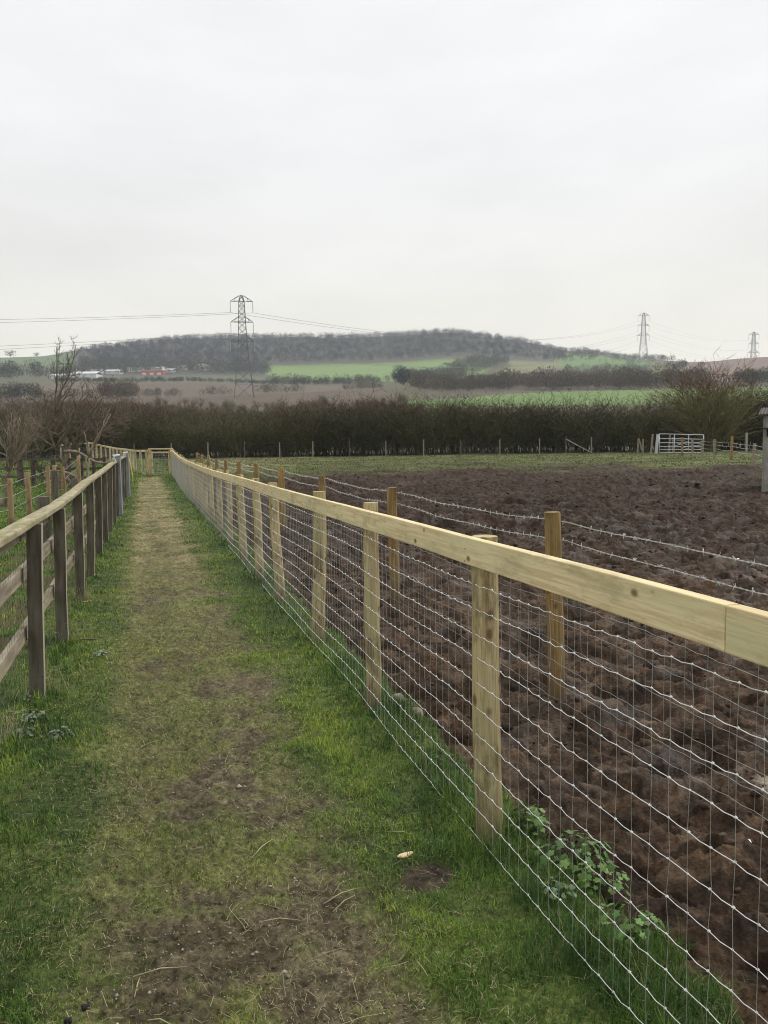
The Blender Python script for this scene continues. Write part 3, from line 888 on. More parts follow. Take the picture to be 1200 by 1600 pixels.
for i in range(len(lys) - 2):
    if i % 2: continue
    ya, yb = lys[i], lys[i + 2]
    def LP(y, off, h, dz=0):
        p = lxy(y, off); p[2] = z1(p[0], p[1]) + h; return p
    board('cap_rail', LP(ya + .004, .0, captop(ya) - .026), LP(yb - .004, .0, captop(yb) - .026), .105, .038, M['mossrail'], lf, l0, 60 + i, .008, .002, warp=R.uniform(-.012, .012))
    board('rail', LP(ya, -.068, captop(ya) - .105), LP(yb - .004, -.068, captop(yb) - .105), .034, .09, M['oldrail'], lf, l0, 80 + i, .003, .0015)
    board('rail', LP(ya, -.066, .80), LP(yb - .004, -.066, .80), .036, .092, M['oldrail'], lf, l0, 90 + i, .003, .0015)
    board('rail', LP(ya, -.065, .43), LP(yb - .004, -.065, .425), .036, .092, M['oldrail'], lf, l0, 95 + i, .003, .0015)
nl = math.hypot(1, LK)
def Pl(u):
    p = lxy(u / nl, -.044); p[2] = z1(p[0], p[1]); return p
netting('wire_netting', Pl, LEND * nl, list(np.arange(.03, 1.1, .085)), 0.085, .0011, .0009, M['darkwire'], lf, l0, seed=6, kink=.003)
for k, (px, pb, pt) in enumerate(((181, 807, 715), (199, 768, 718))):
    y = 18.0 if k == 0 else 25.6
    p = lxy(y, .085); p[2] = z1(p[0], p[1])
    m = MB(); m.box((0, 0, .55), (.085, .085, 1.62)); m.box((0, 0, 1.365), (.1, .1, .012))
    gp = m.build('grey_gatepost', M['grey_metal'], None, False, p, bevel=.004)
    tag(gp, ['nearer square grey metal post standing against the path side of the old left fence', 'farther square grey metal post at the far end of the old left fence'][k], 'post', 'grey metal posts along the left fence')
for k, y in enumerate((17.6, 24.6)):
    p = lxy(y, -.01); zt = z1(p[0], p[1]) + captop(y)
    m = MB(); m.tube([(0, 0, .0), (.03, -.04, .06), (.0, -.02, .11), (.14, .02, .13)], [.03, .035, .03, .018], 7)
    tag(m.build('plastic_tie', M['plastic'], None, True, (p[0], p[1], zt)), ['white plastic scrap on the mossy cap rail beside the nearer grey post', 'white plastic scrap on the cap rail beside the farther grey post'][k], 'plastic scrap', 'white plastic scraps')
# yellow pole
p = ground_at(208, 762)
m = MB(); m.tube([(0, 0, -.1), (.0, 0, .45), (-.10, .05, .95), (-.18, .1, 1.25)], .022, 8)
tag(m.build('yellow_pole', M['yellow'], None, True, p), 'thin bent yellow pole standing just beyond the end of the old left fence', 'pole')

# ------------------------------------------------------------------ far end: timber gate and fence running away to the left
ga = fxy(FEND, 0.0); gb = np.array([ga[0] - 1.05, ga[1] + .1, 0])
gz = z1(ga[0], ga[1])
gt = thing('timber_gate', 'small pale timber framed gate with wire mesh closing the far end of the path', 'gate', (gb[0], gb[1], gz))
gorg = np.array([gb[0], gb[1], gz]); gw = ga - gb
for k, (t, w) in enumerate(((0, .14), (1, .17))):
    p = gb + gw * t
    square_post('gatepost', w, w, 1.30, [M['rail' if 0 else 'post']], .1, gt, np.array([p[0], p[1], gz]) - gorg, seed=k)
for h in (1.16, .80, .44, .10):
    board('bar', gb + gw * .08 + [0, -.02, gz + h], ga - gw * .09 + [0, -.02, gz + h], .035, .06, M['oldrail' if h < 1 else 'rail'], gt, gorg, int(h * 100))
for t in (.1, .9):
    p = gb + gw * t
    board('stile', p + [0, .02, gz + .06], p + [0.001, .02, gz + 1.2], .035, .06, M['rail'], gt, gorg, int(t * 10))
board('top_rail', gb + [-.05, -.02, gz + 1.33], ga + [.1, -.02, gz + 1.32], .10, .06, M['rail'], gt, gorg, 5)
Pg = lambda u: gb + gw * .08 + gw / np.linalg.norm(gw) * u + np.array([0, -.045, gz])
netting('mesh', Pg, .86, list(np.arange(.1, 1.2, .1)), .07, .0022, .0018, M['wire'], gt, gorg, seed=9)

P2 = [np.array([gb[0], gb[1]]), np.array([-13.0, 41.8]), np.array([-15.4, 47.5]), np.array([-18.4, 53.5]), np.array([-22.2, 60.0]), np.array([-26.5, 64.0])]
cum = [0]
for a_, b_ in zip(P2[:-1], P2[1:]): cum.append(cum[-1] + np.linalg.norm(b_ - a_))
def p2(u):
    x = np.interp(u, cum, [q[0] for q in P2]); y = np.interp(u, cum, [q[1] for q in P2])
    return np.array([x, y, 0.0])
def r2(u):
    return float(np.interp(u, [0, 3, 9, 15, 20, 23.5, 27, 33], [1.26, 1.22, 1.12, 1.10, 1.25, 1.42, 1.30, 1.0]))
f2o = np.array([gb[0], gb[1], gz])
f2 = thing('far_rail_fence', 'pale new rail fence with netting that curves away to the left beyond the timber gate', 'fence', f2o)
u = 0.9; k = 0
while u < cum[-1]:
    p = p2(u); p[2] = z1(p[0], p[1])
    round_post('post', .055, r2(u) + .01, M['post'], 300 + k, f2, p - f2o, (0, 0)); u += 1.55; k += 1
u = 0.0
while u < cum[-1] - 1.4:
    a_ = p2(u); b_ = p2(u + 1.6); a_[2] = z1(a_[0], a_[1]) + r2(u) - .02; b_[2] = z1(b_[0], b_[1]) + r2(u + 1.6) - .02
    a_[0] += .07; b_[0] += .07; a_[1] -= .03; b_[1] -= .03
    board('rail_board', a_, b_ + (b_ - a_) * .004, .04, .11, M['rail'], f2, f2o, 400 + int(u * 3), .004, 0); u += 1.6
def Pf2(u):
    p = p2(u); p[0] += .05; p[1] -= .03; p[2] = z1(p[0], p[1]); return p
netting('wire_netting', Pf2, cum[-1] - .2, list(np.arange(.03, 1.1, .11)), .10, .0016, .0012, M['wire'], f2, f2o, seed=10, sides=3)

# ------------------------------------------------------------------ branching plants
def grow(out, rg, p, d, L, r, depth, maxd, prm):
    n = max(4, int(L / prm.get('seg', .18)))
    n = min(n, 9)
    pts = [np.array(p, float)]; dirs = [np.array(d, float)]
    d = np.array(d, float)
    for i in range(n):
        d = d + rg.normal(0, prm['wander'], 3) + np.array([0, 0, prm['up']])
        d /= np.linalg.norm(d)
        pts.append(pts[-1] + d * L / n); dirs.append(d.copy())
    rads = np.linspace(r, r * prm['taper'], n + 1)
    out.append((np.array(pts), rads, depth))
    if depth >= maxd: return
    kids = prm['kids'][min(depth, len(prm['kids']) - 1)]
    for k in range(kids):
        t = prm['t0'][min(depth, len(prm['t0']) - 1)] + (1 - prm['t0'][min(depth, len(prm['t0']) - 1)]) * (k + rg.uniform(.1, 1)) / kids
        i = min(int(t * n), n)
        base = pts[i]; dd = dirs[i]
        a = rad(rg.uniform(*prm['ang']))
        q = np.cross(dd, rg.normal(0, 1, 3)); q /= np.linalg.norm(q)
        nd = dd * math.cos(a) + q * math.sin(a)
        grow(out, rg, base, nd, L * rg.uniform(*prm['len']) * (1.1 - .35 * t), max(rads[i] * prm['rr'], .0078), depth + 1, maxd, prm)

def tree(name, label, cat, loc, starts, prm, seed, mats, maxd=3, trunkd=1, group=None):
    rg = np.random.default_rng(seed)
    out = []
    for (p, d, L, r) in starts:
        grow(out, rg, p, d, L, r, 0, maxd, prm)
    t = thing(name, label, cat, loc, 0, group)
    ma, mb_ = MB(), MB()
    for pts, rads, dep in out:
        if dep <= trunkd: ma.tube(pts, rads, 7 if dep == 0 else 5, cap=True)
        else: mb_.tube(pts, rads, 3, cap=False)
    ma.build('trunk', mats[0], t, True)
    mb_.build('twigs', mats[1], t, True)
    return t
pr = dict(wander=.10, up=.03, taper=.35, kids=[9, 6, 4], t0=[.45, .2, .15], ang=(25, 60), len=(.42, .62), rr=.55, seg=.25)
G1 = at(92, 764, 29.0); G1[2] = z1(G1[0], G1[1])
# the tall bare tree: bare trunk that forks into upright leaders
rgt = np.random.default_rng(5)
st = [((0, 0, -.1), (.02, 0, 1), 3.1, .11), ((0, 0, 1.4), (-.38, 0, 1), 1.9, .045),
      ((.02, 0, 2.7), (-.30, .1, 1), 2.5, .045), ((.02, 0, 2.8), (.22, -.05, 1), 2.75, .045), ((.02, 0, 2.7), (.02, .1, 1), 2.0, .035),
      ((.0, 0, 1.6), (.7, 0, .8), 1.9, .04), ((0, 0, 1.5), (-.75, 0, .6), 1.7, .035), ((.05, 0, 2.0), (.85, .1, .5), 2.2, .04), ((.05, 0, 2.5), (-.85, .1, .7), 1.5, .03), ((.05, 0, 2.8), (.75, .1, .7), 1.7, .03)]
prA = dict(wander=.11, up=.04, taper=.22, kids=[7, 5, 3], t0=[.35, .25, .2], ang=(20, 50), len=(.26, .45), rr=.55, seg=.22)
tree('bare_tree', 'tallest bare tree with upright leaders behind the old left fence', 'tree', G1, st, prA, 21, (M['bark'], M['bark']), group='bare trees in the left paddock')
# twiggy spreading tree beside it
G2 = at(118, 764, 30.0); G2[2] = z1(G2[0], G2[1])
st = [((0, 0, -.1), (-.15, .1, 1), 1.6, .09), ((-.1, .1, 1.2), (.55, .0, 1), 2.2, .06), ((-.1, .1, 1.3), (-.5, 0, 1), 1.9, .05), ((-.1, .1, 1.3), (.9, .2, .9), 2.5, .045), ((-.1, .1, 1.2), (.1, .2, 1), 2.6, .05), ((-.1, .1, 1.5), (.6, .2, 1), 2.9, .045), ((-.1, .1, 1.5), (1.1, .2, .6), 2.6, .04), ((-.1, .1, 1.5), (-.8, .2, .9), 2.3, .04)]
prB = dict(wander=.17, up=.01, taper=.35, kids=[9, 7, 5], t0=[.3, .2, .1], ang=(30, 75), len=(.34, .52), rr=.5, seg=.16)
tree('bare_tree', 'twiggy reddish bare tree with spreading branches just right of the tallest bare tree', 'tree', G2, st, prB, 22, (M['bark'], M['twig']), group='bare trees in the left paddock')
G3 = at(138, 770, 27.0); G3[2] = z1(G3[0], G3[1])
st = [((0, 0, -.1), (.05, .1, 1), 1.5, .085), ((.05, .1, 1.3), (.35, 0, 1), 1.6, .05), ((.05, .1, 1.2), (-.3, 0, 1), 1.0, .035), ((.05, .1, 1.4), (.7, .1, .8), 1.7, .035)]
prC = dict(prA, kids=[3, 3, 2], wander=.12)
G6 = at(66, 760, 32.0); G6[2] = z1(G6[0], G6[1])
st = [((0, 0, -.1), (.1, .1, 1), 1.5, .07), ((0, .1, 1.2), (.4, .0, 1), 2.6, .05), ((0, .1, 1.2), (-.5, 0, 1), 2.2, .045), ((0, .1, 1.3), (.9, .2, .8), 2.0, .04)]
tree('bare_tree', 'smaller twiggy bare tree just left of the tallest bare tree', 'tree', G6, st, prB, 29, (M['bark'], M['twig']), group='bare trees in the left paddock')
st = [((0, 0, -.1), (.05, .1, 1), 1.5, .085), ((.05, .1, 1.3), (.35, 0, 1), 1.6, .05), ((.05, .1, 1.2), (-.3, 0, 1), 1.0, .035), ((.05, .1, 1.4), (.7, .1, .8), 1.7, .035)]
tree('bare_tree', 'small forked grey bare tree rising over the old left fence near the curved rail fence', 'tree', G3, st, prC, 23, (M['palebark'], M['bark']), group='bare trees in the left paddock')
# hard pruned pale tree at the left edge
G4 = at(-2, 800, 21.5); G4[2] = z1(G4[0], G4[1])
st = [((0, 0, -.1), (.35, 0, 1), 1.15, .12)]
for k in range(20):
    a = rgt.uniform(-1.2, 1.2); st.append(((.30 + .04 * k * .3, rgt.uniform(-.05, .05), .85 + .03 * k), (a * .85 + .25, rgt.uniform(-.4, .4), .85), rgt.uniform(.8, 1.35), rgt.uniform(.018, .036)))
prD = dict(wander=.24, up=.16, taper=.35, kids=[3, 3], t0=[.3, .3], ang=(15, 40), len=(.5, .75), rr=.62, seg=.15)
tree('pollarded_tree', 'pale hard-pruned tree with a fan of curved bare branches at the left edge', 'tree', G4, st, prD, 24, (M['palebark'], M['palebark']), maxd=2)
G5 = at(30, 752, 36.0); G5[2] = z1(G5[0], G5[1])
st = [((0, 0, -.1), (.0, .1, 1), 2.0, .10)] + [((0, .05, 1.5 + .1 * k), (rgt.uniform(-.9, .9), rgt.uniform(-.3, .3), .8), rgt.uniform(1.6, 2.6), .045) for k in range(6)]
tree('bare_tree', 'open bare tree with thin ascending twigs above the pale pruned tree', 'tree', G5, st, prA, 25, (M['twig'], M['twig']), group='bare trees in the left paddock')
# fallen limbs
for k, (px, py, Y, L_, aa, lab) in enumerate(((100, 706, 28, 1.5, -.25, 'pale curved broken limb caught between the small bare trees'), (96, 738, 27, 1.4, -.55, 'leaning grey limb slanting down to the right beside the tallest bare tree'))):
    p = at(px, py, Y); m = MB()
    xs = np.linspace(0, L_, 9)
    m.tube(np.stack([xs, .05 * np.sin(xs * 3), xs * aa + .10 * np.sin(xs * 4)], 1), np.linspace(.06, .035, 9), 8)
    m.tube([(L_ * .5, 0, L_ * .5 * aa), (L_ * .6, 0, -(p[2] - z1(p[0], p[1])) - .05)], [.03, .035], 6)
    tag(m.build('fallen_limb', M['palebark'], None, True, p), lab, 'branch')

# ------------------------------------------------------------------ left paddock stakes and old fence
stakes = [(14, 748, 16.0), (43, 738, 18.0), (74, 729, 20.5), (84, 727, 21.5), (99, 729, 22.0), (122, 712, 26.5)]
s0 = at(14, 748, 16.0); s0[2] = z1(s0[0], s0[1])
sf = thing('stake_fence', 'line of new pinkish round stakes with plain wires in the left paddock', 'fence', s0)
tops = []
for k, (px, py, Y) in enumerate(stakes):
    t_ = at(px, py, Y); g = z1(t_[0], t_[1]); h = t_[2] - g
    round_post('stake', .058, h, M['stake'], 500 + k, sf, np.array([t_[0], t_[1], g]) - s0, (0, 0)).rotation_euler = (0, R.uniform(-.04, .02), 0)
    tops.append(t_)
for f_ in (.12, .38, .64):
    m = MB(); ps = [np.array([t[0], t[1] - .06, t[2] - f_]) - s0 for t in [np.array(tops[0]) + [-1.6, -3.5, 0]] + tops]
    m.tube(ps, .004, 4); m.build('wire', M['greywire'], sf)
d0 = at(33, 745, 31.0); d0[2] = z1(d0[0], d0[1])
df = thing('old_paddock_fence', 'low dark old rail fence crossing the far side of the left paddock', 'fence', d0)
dk = [(-60, 33), (-14, 32.5), (33, 32), (52, 32), (84, 31.5), (108, 31), (128, 31), (147, 31), (164, 31)]
pr_ = None
for k, (px, Y) in enumerate(dk):
    b_ = at(px, 730, Y); b_[2] = z1(b_[0], b_[1])
    square_post('post', .16 if k in (2, 3, 4) else .12, .12, R.uniform(1.0, 1.25), [M['oldpost']], R.uniform(-.2, .2), df, b_ - d0, seed=k)
    if pr_ is not None:
        for h in (1.08, .72, .36):
            board('rail', pr_ + [0, -.08, h + R.uniform(-.03, .03)], b_ + [0, -.08, h + R.uniform(-.03, .03)], .04, .10, M['oldpost'], df, d0, k * 7 + int(h * 10), .003, .004)
    pr_ = b_
for k, (px, py, Y, h, lab) in enumerate(((85, 735, 17.5, .0, 'dark split stump of an old post beside the new stakes'), (68, 776, 12.0, 0, 'short broad grey stump close behind the old left fence'), (116, 748, 17.0, 0, 'leaning dark stump right of the stakes'))):
    t_ = at(px, py, Y); g = z1(t_[0], t_[1])
    tag(round_post('stump', .075 if k != 1 else .10, t_[2] - g, M['oldpost'], 600 + k, None, (t_[0], t_[1], g)), lab, 'stump', 'old stumps in the left paddock')

# ------------------------------------------------------------------ boundary fence before the hedge
def hz(px): return 691.5 - .014 * (px - 600)
fence_px = [382, 437, 489, 546, 603, 662, 720, 781, 843, 884, 924]
q0 = at(382, 712, 65.0); q0[2] = z1(q0[0], q0[1])
bfe = thing('boundary_fence', 'thin pale grey posts and wire along the foot of the long hedge', 'fence', q0)
px_all = [40, 95, 150, 210, 268, 325] + fence_px
prev = None
for k, px in enumerate(px_all):
    b_ = at(px, 705, 65.0); b_[2] = z1(b_[0], b_[1])
    square_post('post', .09, .09, 1.22 + R.uniform(-.12, .14), [M['oldrail' if k % 3 else 'oldpost']], 0, bfe, b_ - q0, seed=k)
    if prev is not None:
        m = MB()
        for h in (.3, .6, .85, 1.1): m.tube([prev + [0, -.08, h] - q0, b_ + [0, -.08, h] - q0], .004, 3, cap=False)
        m.build('wire', M['darkwire'], bfe)
    if px == 884:
        m = MB(); m.bar(b_ + [0, 0, 1.15] - q0, b_ + [2.0, 0, .05] - q0, .08); m.build('brace', M['oldpostedge'], bfe)
    prev = b_

# ------------------------------------------------------------------ steel field gate and the fence beside it
ga_ = at(1030, 702, 58.0); ga_[2] = z1(ga_[0], ga_[1]); gb_ = at(1099, 702, 58.0); gb_[2] = ga_[2] - .12
fg_ = thing('field_gate', 'galvanised tubular steel farm gate standing before the hedge on the right', 'gate', ga_)
m = MB(); W_ = float(gb_[0] - ga_[0]); H_ = 1.36; zb = .10
for x in (0, W_): m.tube([(x, 0, zb - .05 * x / W_), (x, 0, zb + H_ - .12 * x / W_)], .032, 8)
m.build('frame', M['galv'], fg_, True)
for h in (0, .22, .44, .72, 1.02, H_):
    m = MB(); m.tube([(0, 0, zb + h), (W_, 0, zb + h - .05 - .07 * h / H_)], .026, 7); m.build('bar', M['galv'], fg_, True)
for x in (W_ * .34, W_ * .66):
    m = MB(); m.tube([(x, -.03, zb - .02), (x, -.03, zb + H_ - .06)], .022, 6); m.build('upright', M['galv'], fg_, True)
m = MB(); m.tube([(W_ * .34, -.03, zb + .45), (W_ * .5, -.03, zb + .62)], .02, 6); m.build('brace', M['galv'], fg_, True)
for k, (px, py, h, w, mt, lab) in enumerate(((1025, 703, 1.42, .17, 'galv', 'pale thick gate post at the left end of the steel field gate'), (1017, 703, 1.45, .11, 'oldrail', 'leaning brown timber post just left of the pale gate post'), (1004, 703, 1.1, .10, 'oldrail', 'short brown timber post second left of the pale gate post'), (996, 703, 1.15, .10, 'oldrail', 'braced timber post farthest left of the steel field gate'))):
    b_ = at(px, py, 59.0); b_[2] = z1(b_[0], b_[1])
    o = square_post('gate_post', w, w, h, [M[mt]], 0, None, b_, (0, R.uniform(.02, .09)), seed=k)
    tag(o, lab, 'post', 'posts beside the steel field gate')
    if px == 996:
        m = MB(); m.bar((0, -.1, 1.1), (.42, -.1, 0), .09); m.build('brace', M['oldrail'], o)
rp = [(1045, 706, 1.45), (1052, 708, 1.2), (1066, 711, 1.2), (1082, 716, 1.25), (1097, 714, 1.15), (1116, 715, 1.15), (1142, 719, 1.4), (1177, 727, 1.2), (1215, 738, 1.2)]
r0_ = ground_at(*rp[0][:2])
rf = thing('post_and_wire_fence', 'uneven timber posts and wires between the steel field gate and the shed', 'fence', r0_)
prev = None
for k, (px, py, h) in enumerate(rp):
    b_ = ground_at(px, py)
    hh = h * (1 if np.hypot(b_[0], b_[1]) > 45 else .92)
    square_post('post', .12, .12, hh, [M['brownpost' if k in (2, 6) else 'oldrail']], 0, rf, b_ - r0_, (R.uniform(-.03, .03), R.uniform(-.03, .06)), seed=k + 30)
    if prev is not None:
        for hw in (.55, .80, 1.0):
            m = MB(); m.tube([prev + [0, -.07, hw] - r0_, (prev + b_) / 2 + [0, -.07, hw - .04] - r0_, b_ + [0, -.07, hw] - r0_], .012, 4); m.build('wire', M['greywire'], rf)
    prev = b_
b_ = at(1166, 702, 62.0); b_[2] = z1(b_[0], b_[1])
tag(square_post('gate_post', .15, .15, 1.45, [M['oldpostedge']], 0, None, b_, seed=77), 'lone pale post before the hedge between the field gate and the shed', 'post')

# ------------------------------------------------------------------ shed at the right edge
sp_ = at(1190, 755, 25.0); sp_[2] = z1(sp_[0], sp_[1])
shed = thing('shed', 'pale weathered shed with a dark corrugated roof, cut off by the right edge', 'shed', sp_, -rad(27))
m = MB()
x0, W2, D2, H2 = 0.0, 3.2, 2.6, 2.28
win = (.10, .62, 1.62, 1.86)
t_ = .09
m.box((win[0] / 2, t_ / 2, H2 / 2 - .1), (win[0], t_, H2 + .2))
m.box(((win[1] + W2) / 2, t_ / 2, H2 / 2 - .1), (W2 - win[1], t_, H2 + .2))
m.box(((win[0] + win[1]) / 2, t_ / 2, win[2] / 2 - .1), (win[1] - win[0], t_, win[2] + .2))
m.box(((win[0] + win[1]) / 2, t_ / 2, (win[3] + H2) / 2), (win[1] - win[0], t_, H2 - win[3]))
m.box((t_ / 2 - .001, D2 / 2 + .06, H2 / 2 - .1), (t_, D2 - .06, H2 + .19))
m.box((W2 - t_ / 2, D2 / 2 + .06, H2 / 2 - .1), (t_, D2 - .06, H2 + .19))
m.box((W2 / 2, D2, H2 / 2 - .1), (W2 - .01, t_, H2 + .18))
m.build('wall', M['concrete'], shed)
m = MB()
for k in range(int(W2 / .45) + 1): m.box((.02 + k * .45, -.008, H2 / 2 - .1), (.022, .02, H2 + .18))
m.build('cover_strip', M['concrete'], shed)
m = MB(); nx = 150; xs = np.linspace(-.14, W2 + .1, nx)
rv = []
for yy, zz in ((-.16, H2 + .03), (D2 + .15, H2 + .32)):
    for th in (0, .012):
        rv.append(np.stack([xs, np.full(nx, yy), zz + th + .022 * np.sin(xs * 2 * math.pi / .09)], 1))
rv = np.concatenate(rv); fs = []
for i in range(nx - 1):
    a, b, c, d = i, i + nx, i + 2 * nx, i + 3 * nx
    fs += [(b, b + 1, d + 1, d), (a, c, c + 1, a + 1), (a, a + 1, b + 1, b), (c, d, d + 1, c + 1)]
m.add(rv, fs); m.build('roof', M['darkmetal'], shed)
m = MB(); m.box(((win[0] + win[1]) / 2, .07, (win[2] + win[3]) / 2), (win[1] - win[0], .02, win[3] - win[2])); m.build('window', M['black'], shed)
m = MB(); m.box(((win[0] + win[1]) / 2 - .05, -.03, win[3] + .02), (win[1] - win[0] + .16, .07, .035)); m.build('window_hood', M['darkmetal'], shed)

# ------------------------------------------------------------------ pylons and cables
def pylon(name, label, X, Y, z, H, rot):
    s = H / 46.0
    t = thing(name, label, 'pylon', (X, Y, z), rot, 'electricity pylons')
    tt = s * .16
    def hw(h): return float(np.interp(h, [0, 20, 26, 44, 46.0], [4.4, 2.35, 1.9, 1.15, .25])) * s
    m = MB()
    lv = [0, 7, 13, 18, 22, 25.6, 28.4, 31.2, 34, 36.3, 38.6, 41, 43, 45.6]
    cs = [(-1, -1), (1, -1), (1, 1), (-1, 1)]
    for a, b in zip(lv[:-1], lv[1:]):
        wa, wb = hw(a), hw(b)
        for i in range(4):
            p = cs[i]; q = cs[(i + 1) % 4]
            m.bar((p[0] * wa, p[1] * wa, a * s), (p[0] * wb, p[1] * wb, b * s), tt * 1.5)
            m.bar((p[0] * wa, p[1] * wa, a * s), (q[0] * wb, q[1] * wb, b * s), tt * .8)
            m.bar((q[0] * wa, q[1] * wa, a * s), (p[0] * wb, p[1] * wb, b * s), tt * .8)
            m.bar((p[0] * wb, p[1] * wb, b * s), (q[0] * wb, q[1] * wb, b * s), tt * .7)
    m.build('tower', M['pylon'], t)
    tips = []
    for h, w in ((43.0, 4.9), (34.0, 4.9), (25.6, 5.3)):
        m = MB(); b = hw(h); m.bar((-b, 0, h * s), (b, 0, h * s), tt)
        for sx in (-1, 1):
            tip = (sx * w * s, 0, h * s)
            for sy in (-1, 1):
                m.bar((sx * b, sy * b, h * s), tip, tt)
                m.bar((sx * b * .8, sy * b * .8, (h + 2.4) * s), tip, tt)
                m.bar((sx * (b + w * s) / 2, sy * b / 2, h * s), (sx * (b * .8 + w * s * .6) / 1.5, sy * b * .35, (h + 1.2) * s), tt * .6)
            m.bar((sx * (b + w * s) / 2, -b / 2, h * s), (sx * (b + w * s) / 2, b / 2, h * s), tt * .7)
        m.build('crossarm', M['pylon'], t)
        for sx in (-1, 1):
            m = MB(); z0 = h * s; zl = (h - 4.9) * s
            m.tube([(sx * w * s, 0, z0), (sx * w * s, 0, zl)], .10 * s, 5)
            for k in range(9):
                zz = z0 - (z0 - zl) * (.12 + k * .095)
                m.tube([(sx * w * s, 0, zz), (sx * w * s, 0, zz - .12 * s)], [.17 * s, .24 * s], 6)
            m.build('insulator', M['insul'], t)
            c, sn = math.cos(rot), math.sin(rot)
            tips.append(np.array([X + c * sx * w * s, Y + sn * sx * w * s, z + zl]))
    return tips
r1 = 375.0
def on_ray(px, r):
    a = math.atan((px - 600) / F_PX); return r * math.sin(a), r * math.cos(a)
def top_h(px, py, X, Y, z): return at(px, py, Y)[2] - z
X1, Y1 = on_ray(386, r1); Z1p = z1(X1, Y1); H1 = top_h(383, 460, X1, Y1, Z1p)
T1 = pylon('pylon', 'nearest and tallest looking lattice pylon, in front of the wooded hill', X1, Y1, Z1p - 1, H1 + 1, .20)
X2, Y2 = on_ray(1003, 1000); Zp = z1(X2, Y2); H2p = top_h(1003, 488, X2, Y2, Zp)
T2 = pylon('pylon', 'pale lattice pylon on the skyline right of the wooded hill', X2, Y2, Zp - 1, H2p + 1, -.15)
X3, Y3 = on_ray(1173, 1420); Zp = z1(X3, Y3); H3p = top_h(1173, 518, X3, Y3, Zp)
T3 = pylon('pylon', 'faintest and smallest lattice pylon behind the brown ridge at the right', X3, Y3, Zp - 1, H3p + 1, -.15)
def cable(a, b, sag, rad_, label, grp):
    t = np.linspace(0, 1, 40)[:, None]
    p = a * (1 - t) + b * t; p[:, 2] -= (4 * sag * t * (1 - t))[:, 0]
    m = MB(); m.tube(p - a, rad_, 4, cap=False)
    tag(m.build('power_cable', M['cable'], None, True, a), label, 'cable', grp)
lv_names = ['upper', 'middle', 'lower']
ends = [(500, 0), (553, 1), (604, 2)]
for k in range(6):
    lev, side_ = k // 2, ('left' if k % 2 == 0 else 'right')
    e = at(-450, ends[lev][0] + (0 if k % 2 == 0 else 9), 330 + (0 if k % 2 == 0 else 14))
    cable(T1[k], e, 1.6, .055, f'{lv_names[lev]} cable running left from the {side_} arm of the nearest pylon', 'cables left of the nearest pylon')
    cable(T1[k], T2[k], 17, .06, f'{lv_names[lev]} cable running right from the {side_} arm of the nearest pylon', 'cables between the nearest and the pale pylon')
    cable(T2[k], T3[k], 10, .05, f'{lv_names[lev]} faint cable from the {side_} arm of the pale skyline pylon to the smallest pylon', 'cables between the two far pylons')
#@@PART3
# ------------------------------------------------------------------ hedges and bushes of many twigs
def twig_proto(seed, H, spread, stems, k1, k2, lean=.35, wander=.12, thick=.02, k3=0):
    """returns segments a, b, width a, width b, height fraction"""
    rg = np.random.default_rng(seed)
    segs = []
    def go(p, d, L, w, dep, maxd):
        n = 5 if dep == 0 else (3 if dep == 1 else 2)
        nodes = [p]
        for i in range(n):
            d = d + rg.normal(0, wander, 3) + np.array([0, 0, .05]); d /= np.linalg.norm(d)
            q = p + d * L / n
            wb = w * (1 - .75 * (i + 1) / n) + .004
            segs.append((*p, *q, w * (1 - .75 * i / n) + .004, wb, dep)); p = q; nodes.append((p, d.copy()))
        if dep < maxd:
            for k in range((k1, k2, k3)[dep]):
                i = rg.integers(1, n + 1); pp, dd = nodes[i]
                q = np.cross(dd, rg.normal(0, 1, 3)); q /= np.linalg.norm(q)
                a = rad(rg.uniform(18, 55))
                go(pp, dd * math.cos(a) + q * math.sin(a), L * rg.uniform(.3, .55), w * .5, dep + 1, maxd)
    for s in range(stems):
        a = rg.uniform(0, 2 * math.pi); l = rg.uniform(0, lean)
        d = np.array([math.cos(a) * l, math.sin(a) * l, 1.0]); d /= np.linalg.norm(d)
        go(np.array([math.cos(a) * spread * rg.uniform(0, 1), math.sin(a) * spread * rg.uniform(0, 1), 0.]), d, H * rg.uniform(.72, 1.0), thick, 0, 3 if k3 else 2)
    segs = np.array(segs); k = H / np.percentile(segs[:, 5], 99.0)
    segs[:, 2] *= k; segs[:, 5] *= k
    return segs
def twig_mesh(name, protos, places, colfun, mat, seed=0, parent=None, wmul=1.0):
    """places rows: x, y, z, scale, rot, proto index, tone"""
    rg = np.random.default_rng(seed)
    V, C = [], []
    for x, y, z, s, ro, pi_, tone in places:
        P = protos[int(pi_)]
        c, sn = math.cos(ro), math.sin(ro)
        Rz_ = np.array([[c, -sn, 0], [sn, c, 0], [0, 0, 1]])
        A = P[:, 0:3] @ Rz_.T * s; B = P[:, 3:6] @ Rz_.T * s
        d = B - A
        q = np.cross(d, rg.normal(0, 1, (len(P), 3))); q /= np.linalg.norm(q, axis=1)[:, None] + 1e-9
        wa = P[:, 6:7] * wmul; wb = P[:, 7:8] * wmul
        o = np.array([x, y, z])
        v = np.stack([A - q * wa, A + q * wa, B + q * wb, B - q * wb], 1) + o
        V.append(v.reshape(-1, 3))
        hf = (A[:, 2] + B[:, 2]) * .5
        C.append(np.repeat(colfun(hf, P[:, 8], tone, rg), 4, 0))
    V = np.concatenate(V); C = np.concatenate(C)
    F = np.arange(len(V)).reshape(-1, 4)
    return np_mesh(name, V, F, mat, C, False, parent)
